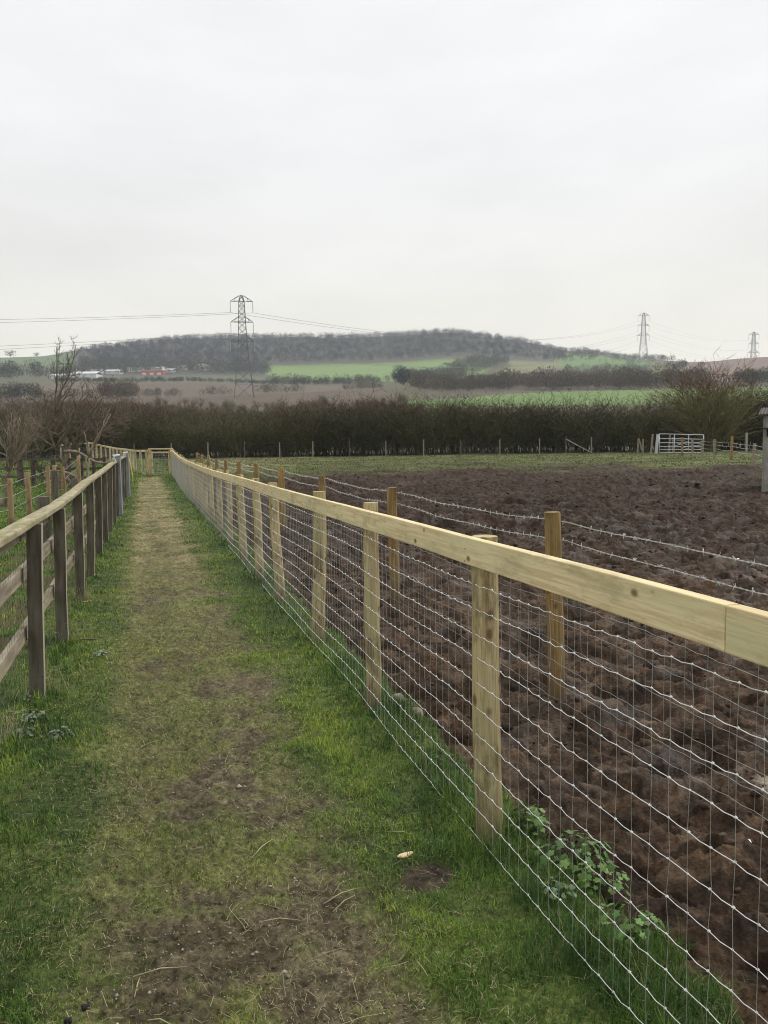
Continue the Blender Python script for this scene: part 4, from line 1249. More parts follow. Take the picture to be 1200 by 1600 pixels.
def hedge_col(top, red):
    def f(h, dep, tone, rg):
        n = len(h)
        stem = np.array([.074, .066, .047]); mid = np.array([.094, .092, .042]); tip = np.array([.118, .084, .062]) if red else np.array([.088, .072, .046])
        t = sstep(.35, .95, h / top)[:, None]
        c = mid * (1 - t) + tip * t
        d = (dep == 0)[:, None]
        c = np.where(d, stem * .6 + c * .5, c)
        return c * (tone * rg.uniform(.55, 1.5, n))[:, None]
    return f
prot = [twig_proto(s, 4.6, .7, 9, 9, 6, lean=.38, thick=.032) for s in range(6)]
pl = []
rgh = np.random.default_rng(31)
for row, (yy, sc_) in enumerate(((68.0, .92), (69.4, 1.0), (70.8, 1.03), (72.2, 1.0))):
    x = -48.0 + row * .3
    while x < 50:
        px = 600 + F_PX * x / yy
        hv = 1.0 + .10 * math.sin(x * .21 + 1) + .06 * math.sin(x * .9 + row)
        hv *= float(np.interp(px, [-100, 60, 180, 330, 420, 600, 700, 880, 1000, 1100, 1200], [.70, .72, .76, .78, .84, .93, .96, 1.01, .98, .93, .97]))
        s = sc_ * hv * rgh.uniform(.80, 1.10) * (1 + .10 * math.sin(x * 1.7 + 2 * row) + (.16 if rgh.uniform() < .12 else 0))
        y_ = yy + rgh.uniform(-.6, .6)
        pl.append((x, y_, z1(x, y_) - .05, s, rgh.uniform(0, 6.28), rgh.integers(0, 6), rgh.uniform(.75, 1.2) * (1 + .2 * math.sin(x * .33))))
        x += rgh.uniform(.62, 1.0)
hg = twig_mesh('hedge', prot, pl, hedge_col(4.6, False), M['hedge'], 1)
tag(hg, 'long tall bare hedge of dense dark twigs across the far edge of the muddy field', 'hedge')
# redder scrub on the rise behind the hedge, left and centre
pl = []
for k in range(420):
    px = rgh.uniform(-160, 660); r = rgh.uniform(104, 165)
    x, y = on_ray(px, r)
    want = at(px, float(np.interp(px, [-100, 60, 180, 300, 400, 480, 560, 640, 700], [628, 630, 624, 632, 638, 628, 624, 628, 640])) + rgh.uniform(-4, 10), y)[2]
    z = z1(x, y); s = (want - z) / 4.6
    if s < .2: continue
    pl.append((x, y, z - .1, min(s, 1.7), rgh.uniform(0, 6.28), rgh.integers(0, 6), rgh.uniform(.85, 1.35)))
for k in range(150):
    px = rgh.uniform(-160, 640); r = rgh.uniform(230, 330)
    x, y = on_ray(px, r)
    if fbm(np.array([x]), np.array([y]), 45., 2, 90)[0] < -.05: continue
    pl.append((x, y, z1(x, y) - .1, rgh.uniform(.5, .95), rgh.uniform(0, 6.28), rgh.integers(0, 6), rgh.uniform(.9, 1.3)))
sb = twig_mesh('scrub', prot, pl, hedge_col(5.0, True), M['hedge'], 2, wmul=1.5)
tag(sb, 'reddish brown leafless scrub on the rise behind the long hedge', 'scrub', kind='stuff')

# big multi-stemmed bush at the right
pb_ = at(1108, 704, 65.5); pb_[2] = z1(pb_[0], pb_[1])
bush = thing('bare_bush', 'largest rounded bare bush with many olive stems, behind the steel field gate', 'bush', pb_)
pbush = twig_proto(91, 7.1, .8, 90, 8, 6, lean=.62, wander=.045, thick=.042)
def bush_col(h, dep, tone, rg):
    base = np.array([.185, .175, .080]); tip = np.array([.17, .11, .075])
    t = sstep(3.4, 6.2, h)[:, None]
    return (base * (1 - t) + tip * t) * rg.uniform(.6, 1.4, len(h))[:, None]
main = [pbush[pbush[:, 8] == 0]]; fine = [pbush[pbush[:, 8] > 0]]
for nm, q_ in (('stems', main), ('twigs', fine)):
    twig_mesh(nm, q_, [(0, 0, -.05, 1.0, .4, 0, 1.0)], bush_col, M['hedge'], 4, bush)

# ------------------------------------------------------------------ far woods: crowns of many small faces
def crowns(name, P, Rr, Hh, tone, base, nt, tri, mat, seed, parent=None, trunk=True, squash=1.0):
    """P (n,3) ground points, Rr crown radii, Hh heights, tone (n,) multiplier, base colour (n,3)"""
    rg = np.random.default_rng(seed)
    n = len(P)
    u = rg.normal(0, 1, (n, nt, 3)); u /= np.linalg.norm(u, axis=2)[..., None]
    rad_ = rg.uniform(.25, 1, (n, nt, 1)) ** .5
    u = u * rad_
    lump = 1 + .22 * np.sin(u[..., 0:1] * 5 + P[:, None, 0:1]) * np.cos(u[..., 1:2] * 4 + P[:, None, 1:2])
    c = np.empty((n, nt, 3))
    cz = Hh * .58
    c[..., 0] = P[:, 0:1] + u[..., 0] * Rr[:, None] * lump[..., 0]
    c[..., 1] = P[:, 1:2] + u[..., 1] * Rr[:, None] * lump[..., 0]
    c[..., 2] = (P[:, 2] + cz)[:, None] + u[..., 2] * (Hh * .45)[:, None] * lump[..., 0]
    a = rg.normal(0, 1, (n, nt, 3)); a[..., 2] *= 1.6; a /= np.linalg.norm(a, axis=2)[..., None]
    b = np.cross(a, rg.normal(0, 1, (n, nt, 3))); b /= np.linalg.norm(b, axis=2)[..., None]
    s = (tri * rg.uniform(.5, 1.4, (n, nt)))[..., None]
    V = np.stack([c - a * s, c + a * s, c + b * s * .55], 2)
    col = base[:, None, None, :] * (tone[:, None] * rg.uniform(.72, 1.3, (n, nt)))[..., None, None] * np.ones((1, 1, 3, 1))
    V = V.reshape(-1, 3); C = col.reshape(-1, 3)
    return np_mesh(name, V, np.arange(len(V)).reshape(-1, 3), mat, C, False, parent)
def wood(name, label, regions, seed, nt, cat='wood', TRI=.17):
    rg = np.random.default_rng(seed)
    P, Rr, Hh, T, B = [], [], [], [], []
    for (n, test, pr_, rr_, hr, col) in regions:
        k = 0; tries = 0
        while k < n and tries < n * 12:
            tries += 1
            px = rg.uniform(*pr_); r = math.sqrt(rg.uniform(rr_[0] ** 2, rr_[1] ** 2))
            if not test(px, r): continue
            x, y = on_ray(px, r)
            h = rg.uniform(*hr)
            if r > 1000 and px < 180: h *= min(max((px - 95) / 75, .3), 1)
            if r > 1000 and 780 < px < 890: h *= 1 - .45 * (px - 780) / 110
            P.append((x, y)); Hh.append(h); Rr.append(h * rg.uniform(.36, .50)); T.append(rg.uniform(.84, 1.16)); B.append(np.array(col) * (1 + .10 * rg.normal(0, 1, 3) * np.array([1, .4, 1])))
            k += 1
    P = np.array(P); z = zbase(P[:, 0], P[:, 1])
    pn = fbm(P[:, 0], P[:, 1], 70., 3, 61)
    T = np.array(T) * (1 + .5 * pn)
    P3 = np.column_stack([P, z - .5]); Hh = np.array(Hh); Rr = np.array(Rr)
    o = crowns(name, P3, Rr, Hh, np.clip(T, .4, 1.8), np.clip(np.array(B), .01, 1), nt, 1.0 * np.ones((len(P), 1)) * (Rr[:, None] * TRI), M['wood_far'], seed)
    return tag(o, label, cat, kind='stuff')
purp = (.036, .034, .045); dk = (.055, .060, .046); brn = (.120, .098, .074); olv = (.085, .085, .058)
wood('hill_wood', 'dark leafless wood covering the long hill on the skyline', [
    (4800, lambda px, r: r > 1000 + (0 if px < 430 else 45) and px > 100, (100, 885), (1000, 1330), (6.0, 10.0), purp),
    (500, lambda px, r: True, (135, 425), (885, 1010), (8, 13), olv),
    (420, lambda px, r: True, (105, 885), (1270, 1335), (8, 12.0), purp),
    (420, lambda px, r: px < 1050 - (1330 - r) * .8, (850, 1050), (1090, 1330), (4.5, 7.5), purp),
    (90, lambda px, r: True, (860, 1050), (1250, 1330), (7, 11), purp),
    (120, lambda px, r: True, (850, 1040), (1010, 1200), (6, 11), olv)], 71, 66, TRI=.17)
wood('valley_trees', 'belts of dark trees and hedges in the valley below the wooded hill', [
    (300, lambda px, r: True, (100, 440), (640, 690), (2.5, 4.5), dk),
    (90, lambda px, r: True, (430, 600), (655, 720), (4, 7), dk),
    (120, lambda px, r: True, (420, 700), (655, 740), (4, 9), olv),
    (230, lambda px, r: abs((px - 640) - (r - 690) * .42) < 32, (620, 830), (690, 990), (8, 13), olv),
    (70, lambda px, r: True, (-80, 130), (690, 900), (9, 15), dk),
    (60, lambda px, r: (px // 38) % 2 == 0, (-100, 110), (1000, 1280), (6, 10), dk),
    (90, lambda px, r: True, (880, 1060), (790, 900), (5, 9), brn)], 72, 110)
wood('brown_scrub_belt', 'belt of brown leafless trees above the bright green field', [
    (420, lambda px, r: px > 640 + (r - 400) * .2, (620, 1100), (395, 500), (6.5, 10.0), brn),
    (70, lambda px, r: not 600 < px < 665, (540, 760), (400, 520), (3, 5.5), brn),
    (90, lambda px, r: True, (1150, 1260), (420, 520), (6, 9), dk),
    (40, lambda px, r: True, (780, 1060), (395, 470), (10, 12.5), brn)], 73, 210, TRI=.12)
wood('field_hedges', 'low dark bushes along the edge of the brown fields on the left', [
    (90, lambda px, r: not (222 < px < 232 or 288 < px < 318 or 372 < px < 395), (-100, 480), (412, 432), (4, 6.0), brn),
    (40, lambda px, r: True, (165, 222), (405, 450), (7, 10), brn),
    (50, lambda px, r: True, (-60, 70), (405, 450), (6, 9), dk)], 74, 200, TRI=.12)

# single trees one can tell apart
def lone(px, py, hpx, wpx, r, col, label, seed, nt=420, grp=None, see=.13):
    x, y = on_ray(px, r); z = z1(x, y)
    top = at(px, py - hpx, y)[2]; H = max(top - z, 4.0); W = wpx * r / F_PX / 2
    t = thing('tree', label, 'tree', (x, y, z - .3), 0, grp)
    m = MB(); rg = np.random.default_rng(seed)
    m.tube([(0, 0, 0), (.1, 0, H * .25), (0, 0, H * .55)], [H * .028, H * .02, H * .01], 6)
    for k in range(7):
        a = rg.uniform(0, 6.28); m.tube([(0, 0, H * .25), (math.cos(a) * W * .4, math.sin(a) * W * .4, H * .55), (math.cos(a) * W * .7, math.sin(a) * W * .7, H * .8)], [H * .012, H * .008, H * .003], 4)
    m.build('trunk', M['twig'], t, True)
    n = 5
    P = np.zeros((n, 3)); P[:, 0] = rg.uniform(-.45, .45, n) * W; P[:, 1] = rg.uniform(-.45, .45, n) * W; P[:, 2] = rg.uniform(-.02, .10, n) * H
    P[0] = 0
    crowns('crown', P, np.full(n, W * .62) * rg.uniform(.7, 1.1, n), np.full(n, H * .92) * rg.uniform(.75, 1.0, n), rg.uniform(.8, 1.2, n), np.tile(np.array(col), (n, 1)), nt // n, np.full((n, 1), W * see), M['wood_far'], seed, t)
lone(632, 606, 38, 32, 560, (.022, .032, .024), 'dark rounded evergreen tree at the foot of the green hill field', 1, 1100, see=.16)
lone(660, 604, 18, 20, 600, (.06, .06, .04), 'smaller dark tree just right of the rounded evergreen', 2, 300)
lone(1064, 583, 25, 26, 830, (.075, .078, .062), 'broad grey bare tree on the skyline left of the brown ridge', 3, 420, see=.11)
lone(1093, 580, 18, 17, 830, (.08, .072, .058), 'smaller bare tree on the skyline right of the broad grey one', 4, 300, see=.11)
lone(985, 580, 22, 18, 900, (.075, .075, .06), 'rounded bare tree on the skyline beside the pale pylon', 5, 300, see=.11)
lone(28, 556, 12, 20, 1290, (.10, .10, .10), 'lone bare tree on the skyline at the far left', 6, 200, see=.11)
lone(68, 556, 7, 14, 1290, (.10, .10, .10), 'low tree on the far left skyline, second from the left', 7, 150, see=.12)
lone(728, 575, 8, 7, 960, (.05, .06, .04), 'tiny dark tree standing alone in the green hill field', 8, 120)
lone(700, 572, 4, 15, 970, (.05, .06, .04), 'long low dark bush in the middle of the green hill field', 9, 120)
lone(1172, 606, 26, 26, 420, (.06, .055, .045), 'dark tree at the right edge beside the white house', 10, 300)

# ------------------------------------------------------------------ far buildings
def building(name, label, px, py, w, h, dpth, wallm, roofm, kind, group=None, lo=500, rot=0.0, nwin=0):
    g = ground_at(px, py, lo)
    r = math.hypot(g[0], g[1]); k = r / F_PX
    W = w * k; H = h * k
    t = thing(name, label, 'building', (g[0], g[1], g[2] - .3), rot, group)
    D = dpth
    if kind == 'gable':
        e = H * .62
        m = MB(); m.box((0, D / 2, e / 2), (W, D, e)); m.build('wall', M[wallm], t)
        m = MB(); o_ = W * .03
        v = [(-W / 2 - o_, -.6, e), (W / 2 + o_, -.6, e), (W / 2 + o_, D / 2, H), (-W / 2 - o_, D / 2, H), (W / 2 + o_, D + .6, e), (-W / 2 - o_, D + .6, e)]
        v2 = [(a, b, c + .3) for a, b, c in v]
        m.add(v + v2, [(0, 3, 2, 1), (3, 5, 4, 2), (6, 7, 8, 9), (9, 8, 10, 11), (0, 1, 7, 6), (5, 11, 10, 4), (0, 6, 9, 3), (3, 9, 11, 5), (1, 2, 8, 7), (2, 4, 10, 8)])
        m.build('roof', M[roofm], t)
    elif kind == 'flat':
        m = MB(); m.box((0, D / 2, H / 2), (W, D, H)); m.build('wall', M[wallm], t)
        m = MB(); m.box((0, D / 2, H + .2), (W + 1, D + 1, .5)); m.build('roof', M[roofm], t)
    else:
        m = MB(); n = 14; v = []
        for yy in (0, D):
            for i in range(n + 1):
                a = math.pi * i / n; v.append((-math.cos(a) * W / 2, yy, H * .35 + math.sin(a) * H * .65))
        v += [(-W / 2, 0, 0), (W / 2, 0, 0), (-W / 2, D, 0), (W / 2, D, 0)]
        f = [(i, i + 1, n + 2 + i, n + 1 + i) for i in range(n)]
        m.add(v, f); m.build('roof', M[roofm], t)
        m = MB(); m.add(v, [tuple([2 * n + 2] + list(range(n + 1)) + [2 * n + 3]), (2 * n + 3, n, 2 * n + 1, 2 * n + 5), (2 * n + 4, n + 1, 0, 2 * n + 2)]); m.build('wall', M[wallm], t)
    for i in range(nwin):
        m = MB(); x = -W / 2 + W * (i + .5) / nwin
        if name == 'house': m.box((x, -.02, H * .32), (W / nwin * .42, .12, H * .26)); m.build('window', M['glass'], t)
        else: m.box((x, -.05, H * .28), (W / nwin * .5, .15, H * .5)); m.build('door', M['galv' if wallm != 'galv' else 'glass'], t)
gi = 'sheds of the industrial estate below the wooded hill'
for row in [
    ('farm_shed', 'long pale grey shed at the left end of the industrial estate', 131, 591, 32, 8, 16, 'whitewall', 'greyroof', 'gable', 3),
    ('farm_shed', 'low pale shed set between dark trees left of the red shed', 176, 585, 18, 6, 14, 'whitewall', 'greyroof', 'gable', 2),
    ('farm_shed', 'white flat shed just left of the red shed', 212, 581, 22, 5, 18, 'whitewall', 'greyroof', 'flat', 3),
    ('farm_shed', 'red fronted shed in the middle of the industrial estate', 237, 586, 30, 5.5, 15, 'redpaint', 'greyroof', 'flat', 3),
    ('farm_shed', 'white roofed shed behind the red fronted shed', 244, 579, 24, 5, 16, 'whitewall', 'greyroof', 'gable', 2),
    ('farm_shed', 'small white shed between the red shed and the arched shed', 280, 578, 18, 6, 12, 'whitewall', 'greyroof', 'gable', 2),
    ('farm_shed', 'cream shed with arched front and green roof at the right end of the estate', 316, 579, 24, 8, 24, 'whitewall', 'tealroof', 'arch', 1),
    ('farm_shed', 'tiny white shed alone at the foot of the wood beyond the arched shed', 345, 579, 6, 4, 6, 'whitewall', 'greyroof', 'gable', 1),
    ('farm_shed', 'pale shed farthest left in the estate, behind the twigs of the tallest bare tree', 95, 592, 26, 6, 12, 'whitewall', 'greyroof', 'gable', 2),
    ('farm_shed', 'low white shed right behind the long pale grey shed', 150, 584, 14, 5, 10, 'whitewall', 'greyroof', 'flat', 2),
    ('farm_shed', 'narrow white shed between the red shed and the small white shed', 262, 582, 16, 5, 12, 'whitewall', 'greyroof', 'gable', 2),
    ('house', 'long white single storey house behind the big bare bush', 1112, 594, 34, 13, 7, 'whitewall', 'tileroof', 'gable', 6),
    ('house', 'second white house, right of the long one and half hidden by twigs', 1153, 595, 32, 12, 7, 'whitewall', 'tileroof', 'gable', 5)]:
    row = list(row)
    if row[0] == 'farm_shed': row[5] *= 1.35; row[4] *= 1.1
    building(row[0], row[1], *row[2:10], group=gi if row[0] == 'farm_shed' else 'white houses on the right', lo=330 if row[0] == 'house' else 560, nwin=row[10])

# ------------------------------------------------------------------ grass blades
def blades(n, seed):
    rg = np.random.default_rng(seed)
    r = np.exp(rg.uniform(math.log(1.7), math.log(66), n))
    a = rg.uniform(-rad(33), rad(33), n)
    X = r * np.sin(a); Y = r * np.cos(a)
    s, r, nn, n2, nb, worn, mud, fg = zones(X, Y)
    sL = X - (LX0 + LK * Y)
    keep = rg.uniform(0, 1, n)
    tuft = sstep(-.25, .2, fbm(X, Y, .11, 2, 81) + .5 * nn)
    p_worn = .80 * sstep(-.12, .22, nn * .7 + n2 * .6 + .10 * np.sin(Y * 2.1) + .18 * sstep(2.6, 5, r) + .02) + .10
    p = lerp(.42 + .55 * tuft, p_worn, worn)
    p = np.where((mud > .4), .010 * sstep(.75, .35, s) + .0, p)
    p = np.where((mud > .2) & (fg > .3), .85 * sstep(-.1, .15, fbm(X, Y * 2, 1.8, 3, 85) + .06), p)
    p = p * (1 - sstep(63, 65, Y))
    bald = np.sqrt(((X - .13) / .085) ** 2 + ((Y - 2.80) / .085) ** 2) + .9 * n2
    for py_ in (3.06, 4.68, 6.23, 7.98, 9.39):
        bald = np.minimum(bald, np.sqrt((X - FX0 - .055 - FK * py_) ** 2 + (Y - py_) ** 2) / .085 + .5 * n2)
    p = p * sstep(.8, 1.3, bald)
    litter = (sL < 0) & (np.abs(sL + .75) < .5) & (nn > -.1)
    p = np.where(litter, p * .25, p)
    k = keep < p
    X, Y, s, sL, r, nn, n2, worn, mud, fg = (q[k] for q in (X, Y, s, sL, r, nn, n2, worn, mud, fg))
    m = len(X)
    Z = surf_z(X, Y)
    L = rg.uniform(.012, .040, m) * (1 + .6 * nn) * (.75 + .5 * sstep(-.2, .3, fbm(X, Y, .22, 2, 86)))
    fen = np.exp(-np.minimum(np.abs(s - .03), np.abs(sL)) / .10)
    L = L * (1 + .9 * fen) * (1 + .6 * sstep(.0, -.5, sL))
    L = L * lerp(1.0, .42, worn)
    for py_ in (3.06, 4.68, 6.23, 7.98, 9.39, 10.94):
        dd = np.sqrt((X - FX0 - .055 - FK * py_) ** 2 + (Y - py_) ** 2); L = L * (1 + .9 * np.exp(-((dd - .11) / .05) ** 2))
    for py_ in (4.95, 6.43, 8.2, 9.75, 11.47):
        dd = np.sqrt((X - LX0 - LK * py_) ** 2 + (Y - py_) ** 2); L = L * (1 + 1.1 * np.exp(-((dd - .09) / .06) ** 2))
    L = np.where((s > -.02) & (s < .5) & (r < 7), L * 1.5, L)
    L = np.where(r > 12, L * 1.15, L)
    L = np.where(r > 34, L * 2.2, L)
    w = np.maximum(.0011, r * .00040) * rg.uniform(.7, 1.4, m)
    yaw = rg.uniform(0, 2 * math.pi, m) + .6 * nn; lean = rg.uniform(.15, 1.1, m) * L
    dx, dy = np.cos(yaw), np.sin(yaw)
    ox, oy = -dy * w, dx * w
    B = np.stack([X, Y, Z - .003], 1)
    sd = np.stack([ox, oy, np.zeros(m)], 1)
    h = np.sqrt(np.maximum(L ** 2 - lean ** 2, (L * .25) ** 2))
    mid = B + np.stack([dx * lean * .35, dy * lean * .35, h * .62], 1)
    tip = B + np.stack([dx * lean, dy * lean, h], 1)
    V = np.stack([B - sd, B + sd, mid - sd * .75, mid + sd * .75, tip], 1).reshape(-1, 3)
    b = np.arange(m)[:, None] * 5
    F = np.concatenate([b + [0, 1, 3], b + [0, 3, 2], b + [2, 3, 4]], 0)
    big = fbm(X, Y, 1.1, 3, 83); md_ = fbm(X, Y, .3, 2, 84)
    dark = np.array([.050, .108, .023]); mid_c = np.array([.122, .215, .036]); lime = np.array([.270, .350, .050]); dry = np.array([.32, .27, .13])
    t = np.clip(.42 + .75 * big + .6 * md_ + .35 * n2 + rg.normal(0, .16, m), 0, 1)
    strip = np.exp(-((s + .36) / .17) ** 2) * sstep(2.6, 4.2, r) * (1 - sstep(14, 22, r))
    stripL = np.exp(-((sL - .42) / .22) ** 2) * sstep(4.5, 6.5, r) * .8
    nearL = sstep(-1.45, -1.75, s) * (1 - sstep(3.0, 4.5, r))
    t = np.clip(t + .45 * strip + .30 * stripL - .30 * sstep(-.25, .15, s) * (s < .7) - .32 * nearL + .22 * worn + .1 * (sL < 0), 0, 1)
    c = np.where((t < .5)[:, None], dark + (mid_c - dark) * (t * 2)[:, None], mid_c + (lime - mid_c) * (t * 2 - 1)[:, None])
    isdry = rg.uniform(0, 1, m) < (.03 + .08 * worn + .42 * worn * sstep(7, 15, r) + .08 * sstep(.0, .3, s))
    c = np.where(isdry[:, None], dry * rg.uniform(.6, 1.3, m)[:, None], c * rg.uniform(.62, 1.42, m)[:, None])
    c = np.where((fg > .5)[:, None] & (mud > .2)[:, None], c * .5 + np.array([.10, .10, .035]) * .6, c)
    o = np_mesh('grass', V, F, M['attr'], np.repeat(c, 5, 0))
    return tag(o, 'short green grass growing along both sides of the path and in the paddock', 'grass', kind='stuff')
blades(900000, 5)

# ------------------------------------------------------------------ straw, grit and clods
def slivers():
    rg = np.random.default_rng(91)
    n = 60000
    r = np.exp(rg.uniform(math.log(1.8), math.log(36), n)); a = rg.uniform(-rad(33), rad(12), n)
    X = r * np.sin(a); Y = r * np.cos(a); s = sdist(X, Y)
    d = fbm(X, Y, .5, 2, 92)
    k = (s > -1.9) & (s < -.12) & (rg.uniform(0, 1, n) < np.clip(.40 + .9 * d + .6 * sstep(5, 12, r), .10, 1) * (1 - .6 * sstep(-.5, -.2, s)))
    X, Y, r = X[k], Y[k], r[k]; n = len(X)
    L = np.exp(rg.normal(math.log(.016), .65, n)) * (1 + .04 * r); L = np.clip(L, .006, .15); w = np.maximum(rg.uniform(.0004, .0009, n), r * .00024)
    yaw = rg.uniform(0, math.pi, n); dx, dy = np.cos(yaw), np.sin(yaw)
    bend = rg.normal(0, .03, n) * L
    P = [np.stack([X + dx * L * t - dy * bend * (t * t - .25), Y + dy * L * t + dx * bend * (t * t - .25)], 1) for t in (-.5, 0, .5)]
    V = []
    for i, q in enumerate(P):
        z = surf_z(q[:, 0], q[:, 1]) + .005 + rg.uniform(0, .012, n)
        for sg in (-1, 1):
            V.append(np.stack([q[:, 0] - sg * dy * w, q[:, 1] + sg * dx * w, z], 1))
    V = np.stack(V, 1).reshape(-1, 3); b = np.arange(n)[:, None] * 6
    F = np.concatenate([b + [0, 2, 3, 1], b + [2, 4, 5, 3]], 0)
    c = np.array([.42, .36, .21]) * rg.uniform(.25, 1.1, (n, 1)) * (1 + rg.normal(0, .05, (n, 3)))
    o = np_mesh('straw', V, F, M['attr'], np.repeat(c, 6, 0))
    tag(o, 'loose dry straw and stalks scattered over the worn path', 'straw', kind='stuff')
slivers()
def grit():
    rg = np.random.default_rng(95)
    n = 42000
    r = np.exp(rg.uniform(math.log(1.8), math.log(10), n)); a = rg.uniform(-rad(33), rad(15), n)
    X = r * np.sin(a); Y = r * np.cos(a); s, _, nn, n2, nb, worn, mud, fg = zones(X, Y)
    k = (worn > .6) & (rg.uniform(0, 1, n) < np.clip(.5 - 1.2 * nn, .06, .95)) & (rg.uniform(0, 1, n) < 1.15 - r / 10)
    X, Y = X[k], Y[k]; n = len(X)
    Z = surf_z(X, Y)
    s_ = np.exp(rg.normal(math.log(.0024), .5, n))
    base = np.array([(1, 0, 0), (0, 1, 0), (-1, 0, 0), (0, -1, 0), (0, 0, .8), (0, 0, -.8)], float)
    V = base[None] * rg.uniform(.55, 1.3, (n, 6, 1)) * s_[:, None, None]
    V = V + np.stack([X, Y, Z + s_ * .3], 1)[:, None, :]
    f = np.array([(0, 1, 4), (1, 2, 4), (2, 3, 4), (3, 0, 4), (1, 0, 5), (2, 1, 5), (3, 2, 5), (0, 3, 5)])
    F = (np.arange(n)[:, None, None] * 6 + f[None]).reshape(-1, 3)
    c = np.where(rg.uniform(0, 1, (n, 1)) < .22, np.array([[.46, .42, .34]]), np.array([[.15, .12, .075]])) * rg.uniform(.6, 1.2, (n, 1))
    o = np_mesh('grit', V.reshape(-1, 3), F, M['attr'], np.repeat(c, 6, 0))
    tag(o, 'small pale stones and grit trodden into the worn path', 'grit', kind='stuff')
grit()
def clods():
    rg = np.random.default_rng(97)
    n = 14000
    r = np.exp(rg.uniform(math.log(2.2), math.log(38), n)); a = rg.uniform(-rad(12), rad(33), n)
    X = r * np.sin(a); Y = r * np.cos(a); s, _, nn, n2, nb, worn, mud, fg = zones(X, Y)
    k = (mud > .8) & (fg < .4) & (rg.uniform(0, 1, n) < np.clip(.12 + .5 * fbm(X, Y, 1.2, 2, 98) + .5 * sstep(6, 14, r), .02, 1))
    X, Y, r = X[k], Y[k], r[k]; n = len(X); Z = surf_z(X, Y)
    s_ = np.exp(rg.normal(math.log(.0085), .55, n)) * (1 + .06 * r)
    th = rg.uniform(0, 6.28, (n, 6)); 
    base = []
    for kx in range(6): base.append(np.stack([np.cos(kx * math.pi / 3) * np.ones(n), np.sin(kx * math.pi / 3) * np.ones(n), rg.uniform(-.5, .1, n)], 1))
    for kx in range(3): base.append(np.stack([.55 * np.cos(kx * 2.1 + .5) * np.ones(n), .55 * np.sin(kx * 2.1 + .5) * np.ones(n), rg.uniform(.35, .7, n)], 1))
    base.append(np.stack([np.zeros(n), np.zeros(n), np.full(n, -.8)], 1))
    V = np.stack(base, 1) * rg.uniform(.7, 1.25, (n, 10, 1)) * s_[:, None, None]
    V[..., 0] *= 1.25
    V = V + np.stack([X, Y, Z + s_ * .1], 1)[:, None, :]
    f = [(6, 7, 8)]
    ring = [(0, 6), (1, 6), (2, 7), (3, 7), (4, 8), (5, 8)]
    for i in range(6):
        j = (i + 1) % 6
        f.append((i, j, ring[i][1]))
        if ring[i][1] != ring[j][1]: f.append((j, ring[j][1], ring[i][1]))
        f.append((j, i, 9))
    f = np.array(f)
    F = (np.arange(n)[:, None, None] * 10 + f[None]).reshape(-1, 3)
    c = (np.array([[.048, .029, .018]]) * rg.uniform(.55, 1.5, (n, 1)))
    o = np_mesh('mud_clods', V.reshape(-1, 3), F, M['attr'], np.repeat(c, 10, 0))
    tag(o, 'broken clods of dark mud trodden up across the field', 'mud', kind='stuff')
clods()

# ------------------------------------------------------------------ small things near the camera
def leaf_plant(name, label, cat, loc, n, spread, height, size, col, seed, lobes=5, group=None):
    rg = np.random.default_rng(seed)
    t = thing(name, label, cat, loc, 0, group)
    st = MB(); V = []; F = []; C = []; nv = 0
    for k in range(n):
        a = rg.uniform(0, 6.28); d = spread * math.sqrt(rg.uniform(0, 1)); h = height * rg.uniform(.35, 1.0) * (1 - .5 * d / spread)
        tip = np.array([math.cos(a) * d, math.sin(a) * d, h])
        st.tube([np.array([0, 0, -.02]) + tip * [.15, .15, 0], tip * [.6, .6, .6] + [0, 0, h * .05], tip], [.0022, .0016, .001], 4, cap=False)
        s = size * rg.uniform(.6, 1.25)
        nrm = np.array([math.cos(a) * .5, math.sin(a) * .5, 1]) + rg.normal(0, .35, 3); nrm /= np.linalg.norm(nrm)
        u = np.cross(nrm, rg.normal(0, 1, 3)); u /= np.linalg.norm(u); v = np.cross(nrm, u)
        m_ = lobes * 4
        pts = [tip]
        for i in range(m_):
            th = 2 * math.pi * i / m_
            rr_ = s * (.84 + .16 * math.cos(th * lobes)) * (1 + .07 * ((i % 2) * 2 - 1)) * (1 - .35 * math.exp(-((th - math.pi) / .35) ** 2) if lobes > 3 else 1)
            pts.append(tip + u * math.cos(th) * rr_ * 1.05 + v * math.sin(th) * rr_ * .85 - nrm * s * .18 * (rr_ / s) ** 2 + nrm * s * .06 * math.cos(th * lobes))
        V += pts; F += [(nv, nv + 1 + i, nv + 1 + (i + 1) % m_) for i in range(m_)]
        cc = np.array(col) * rg.uniform(.65, 1.35) * np.array([rg.uniform(.8, 1.25), 1, rg.uniform(.8, 1.2)])
        C += [cc * 1.15] + [cc] * m_; nv += m_ + 1
    st.build('stems', M['bark'], t)
    np_mesh('leaves', np.array(V), np.array(F), M['leaf'], np.array(C), True, t)
    return t
def gp(px, py):
    q = ground_at(px, py, 1.5); q[2] = float(surf_z(q[0], q[1])[0]); return q
gN = 'leafy weeds growing up through the foot of the netting'
leaf_plant('weed', 'bright green lobed-leaf weed just right of the nearest fence post', 'plant', gp(826, 1302), 60, .085, .15, .019, (.085, .17, .03), 1, group=gN)
leaf_plant('weed', 'wide patch of lobed green leaves between the nearest post and the mud edge', 'plant', gp(893, 1345), 95, .15, .13, .019, (.07, .145, .03), 2, group=gN)
leaf_plant('weed', 'tall green weed nearest to the mud, rightmost of the leafy weeds', 'plant', gp(940, 1385), 55, .10, .15, .018, (.095, .18, .035), 3, group=gN)
leaf_plant('weed', 'lower trailing weed on the mud edge below the others', 'plant', gp(985, 1455), 50, .11, .085, .018, (.08, .165, .035), 4, group=gN)
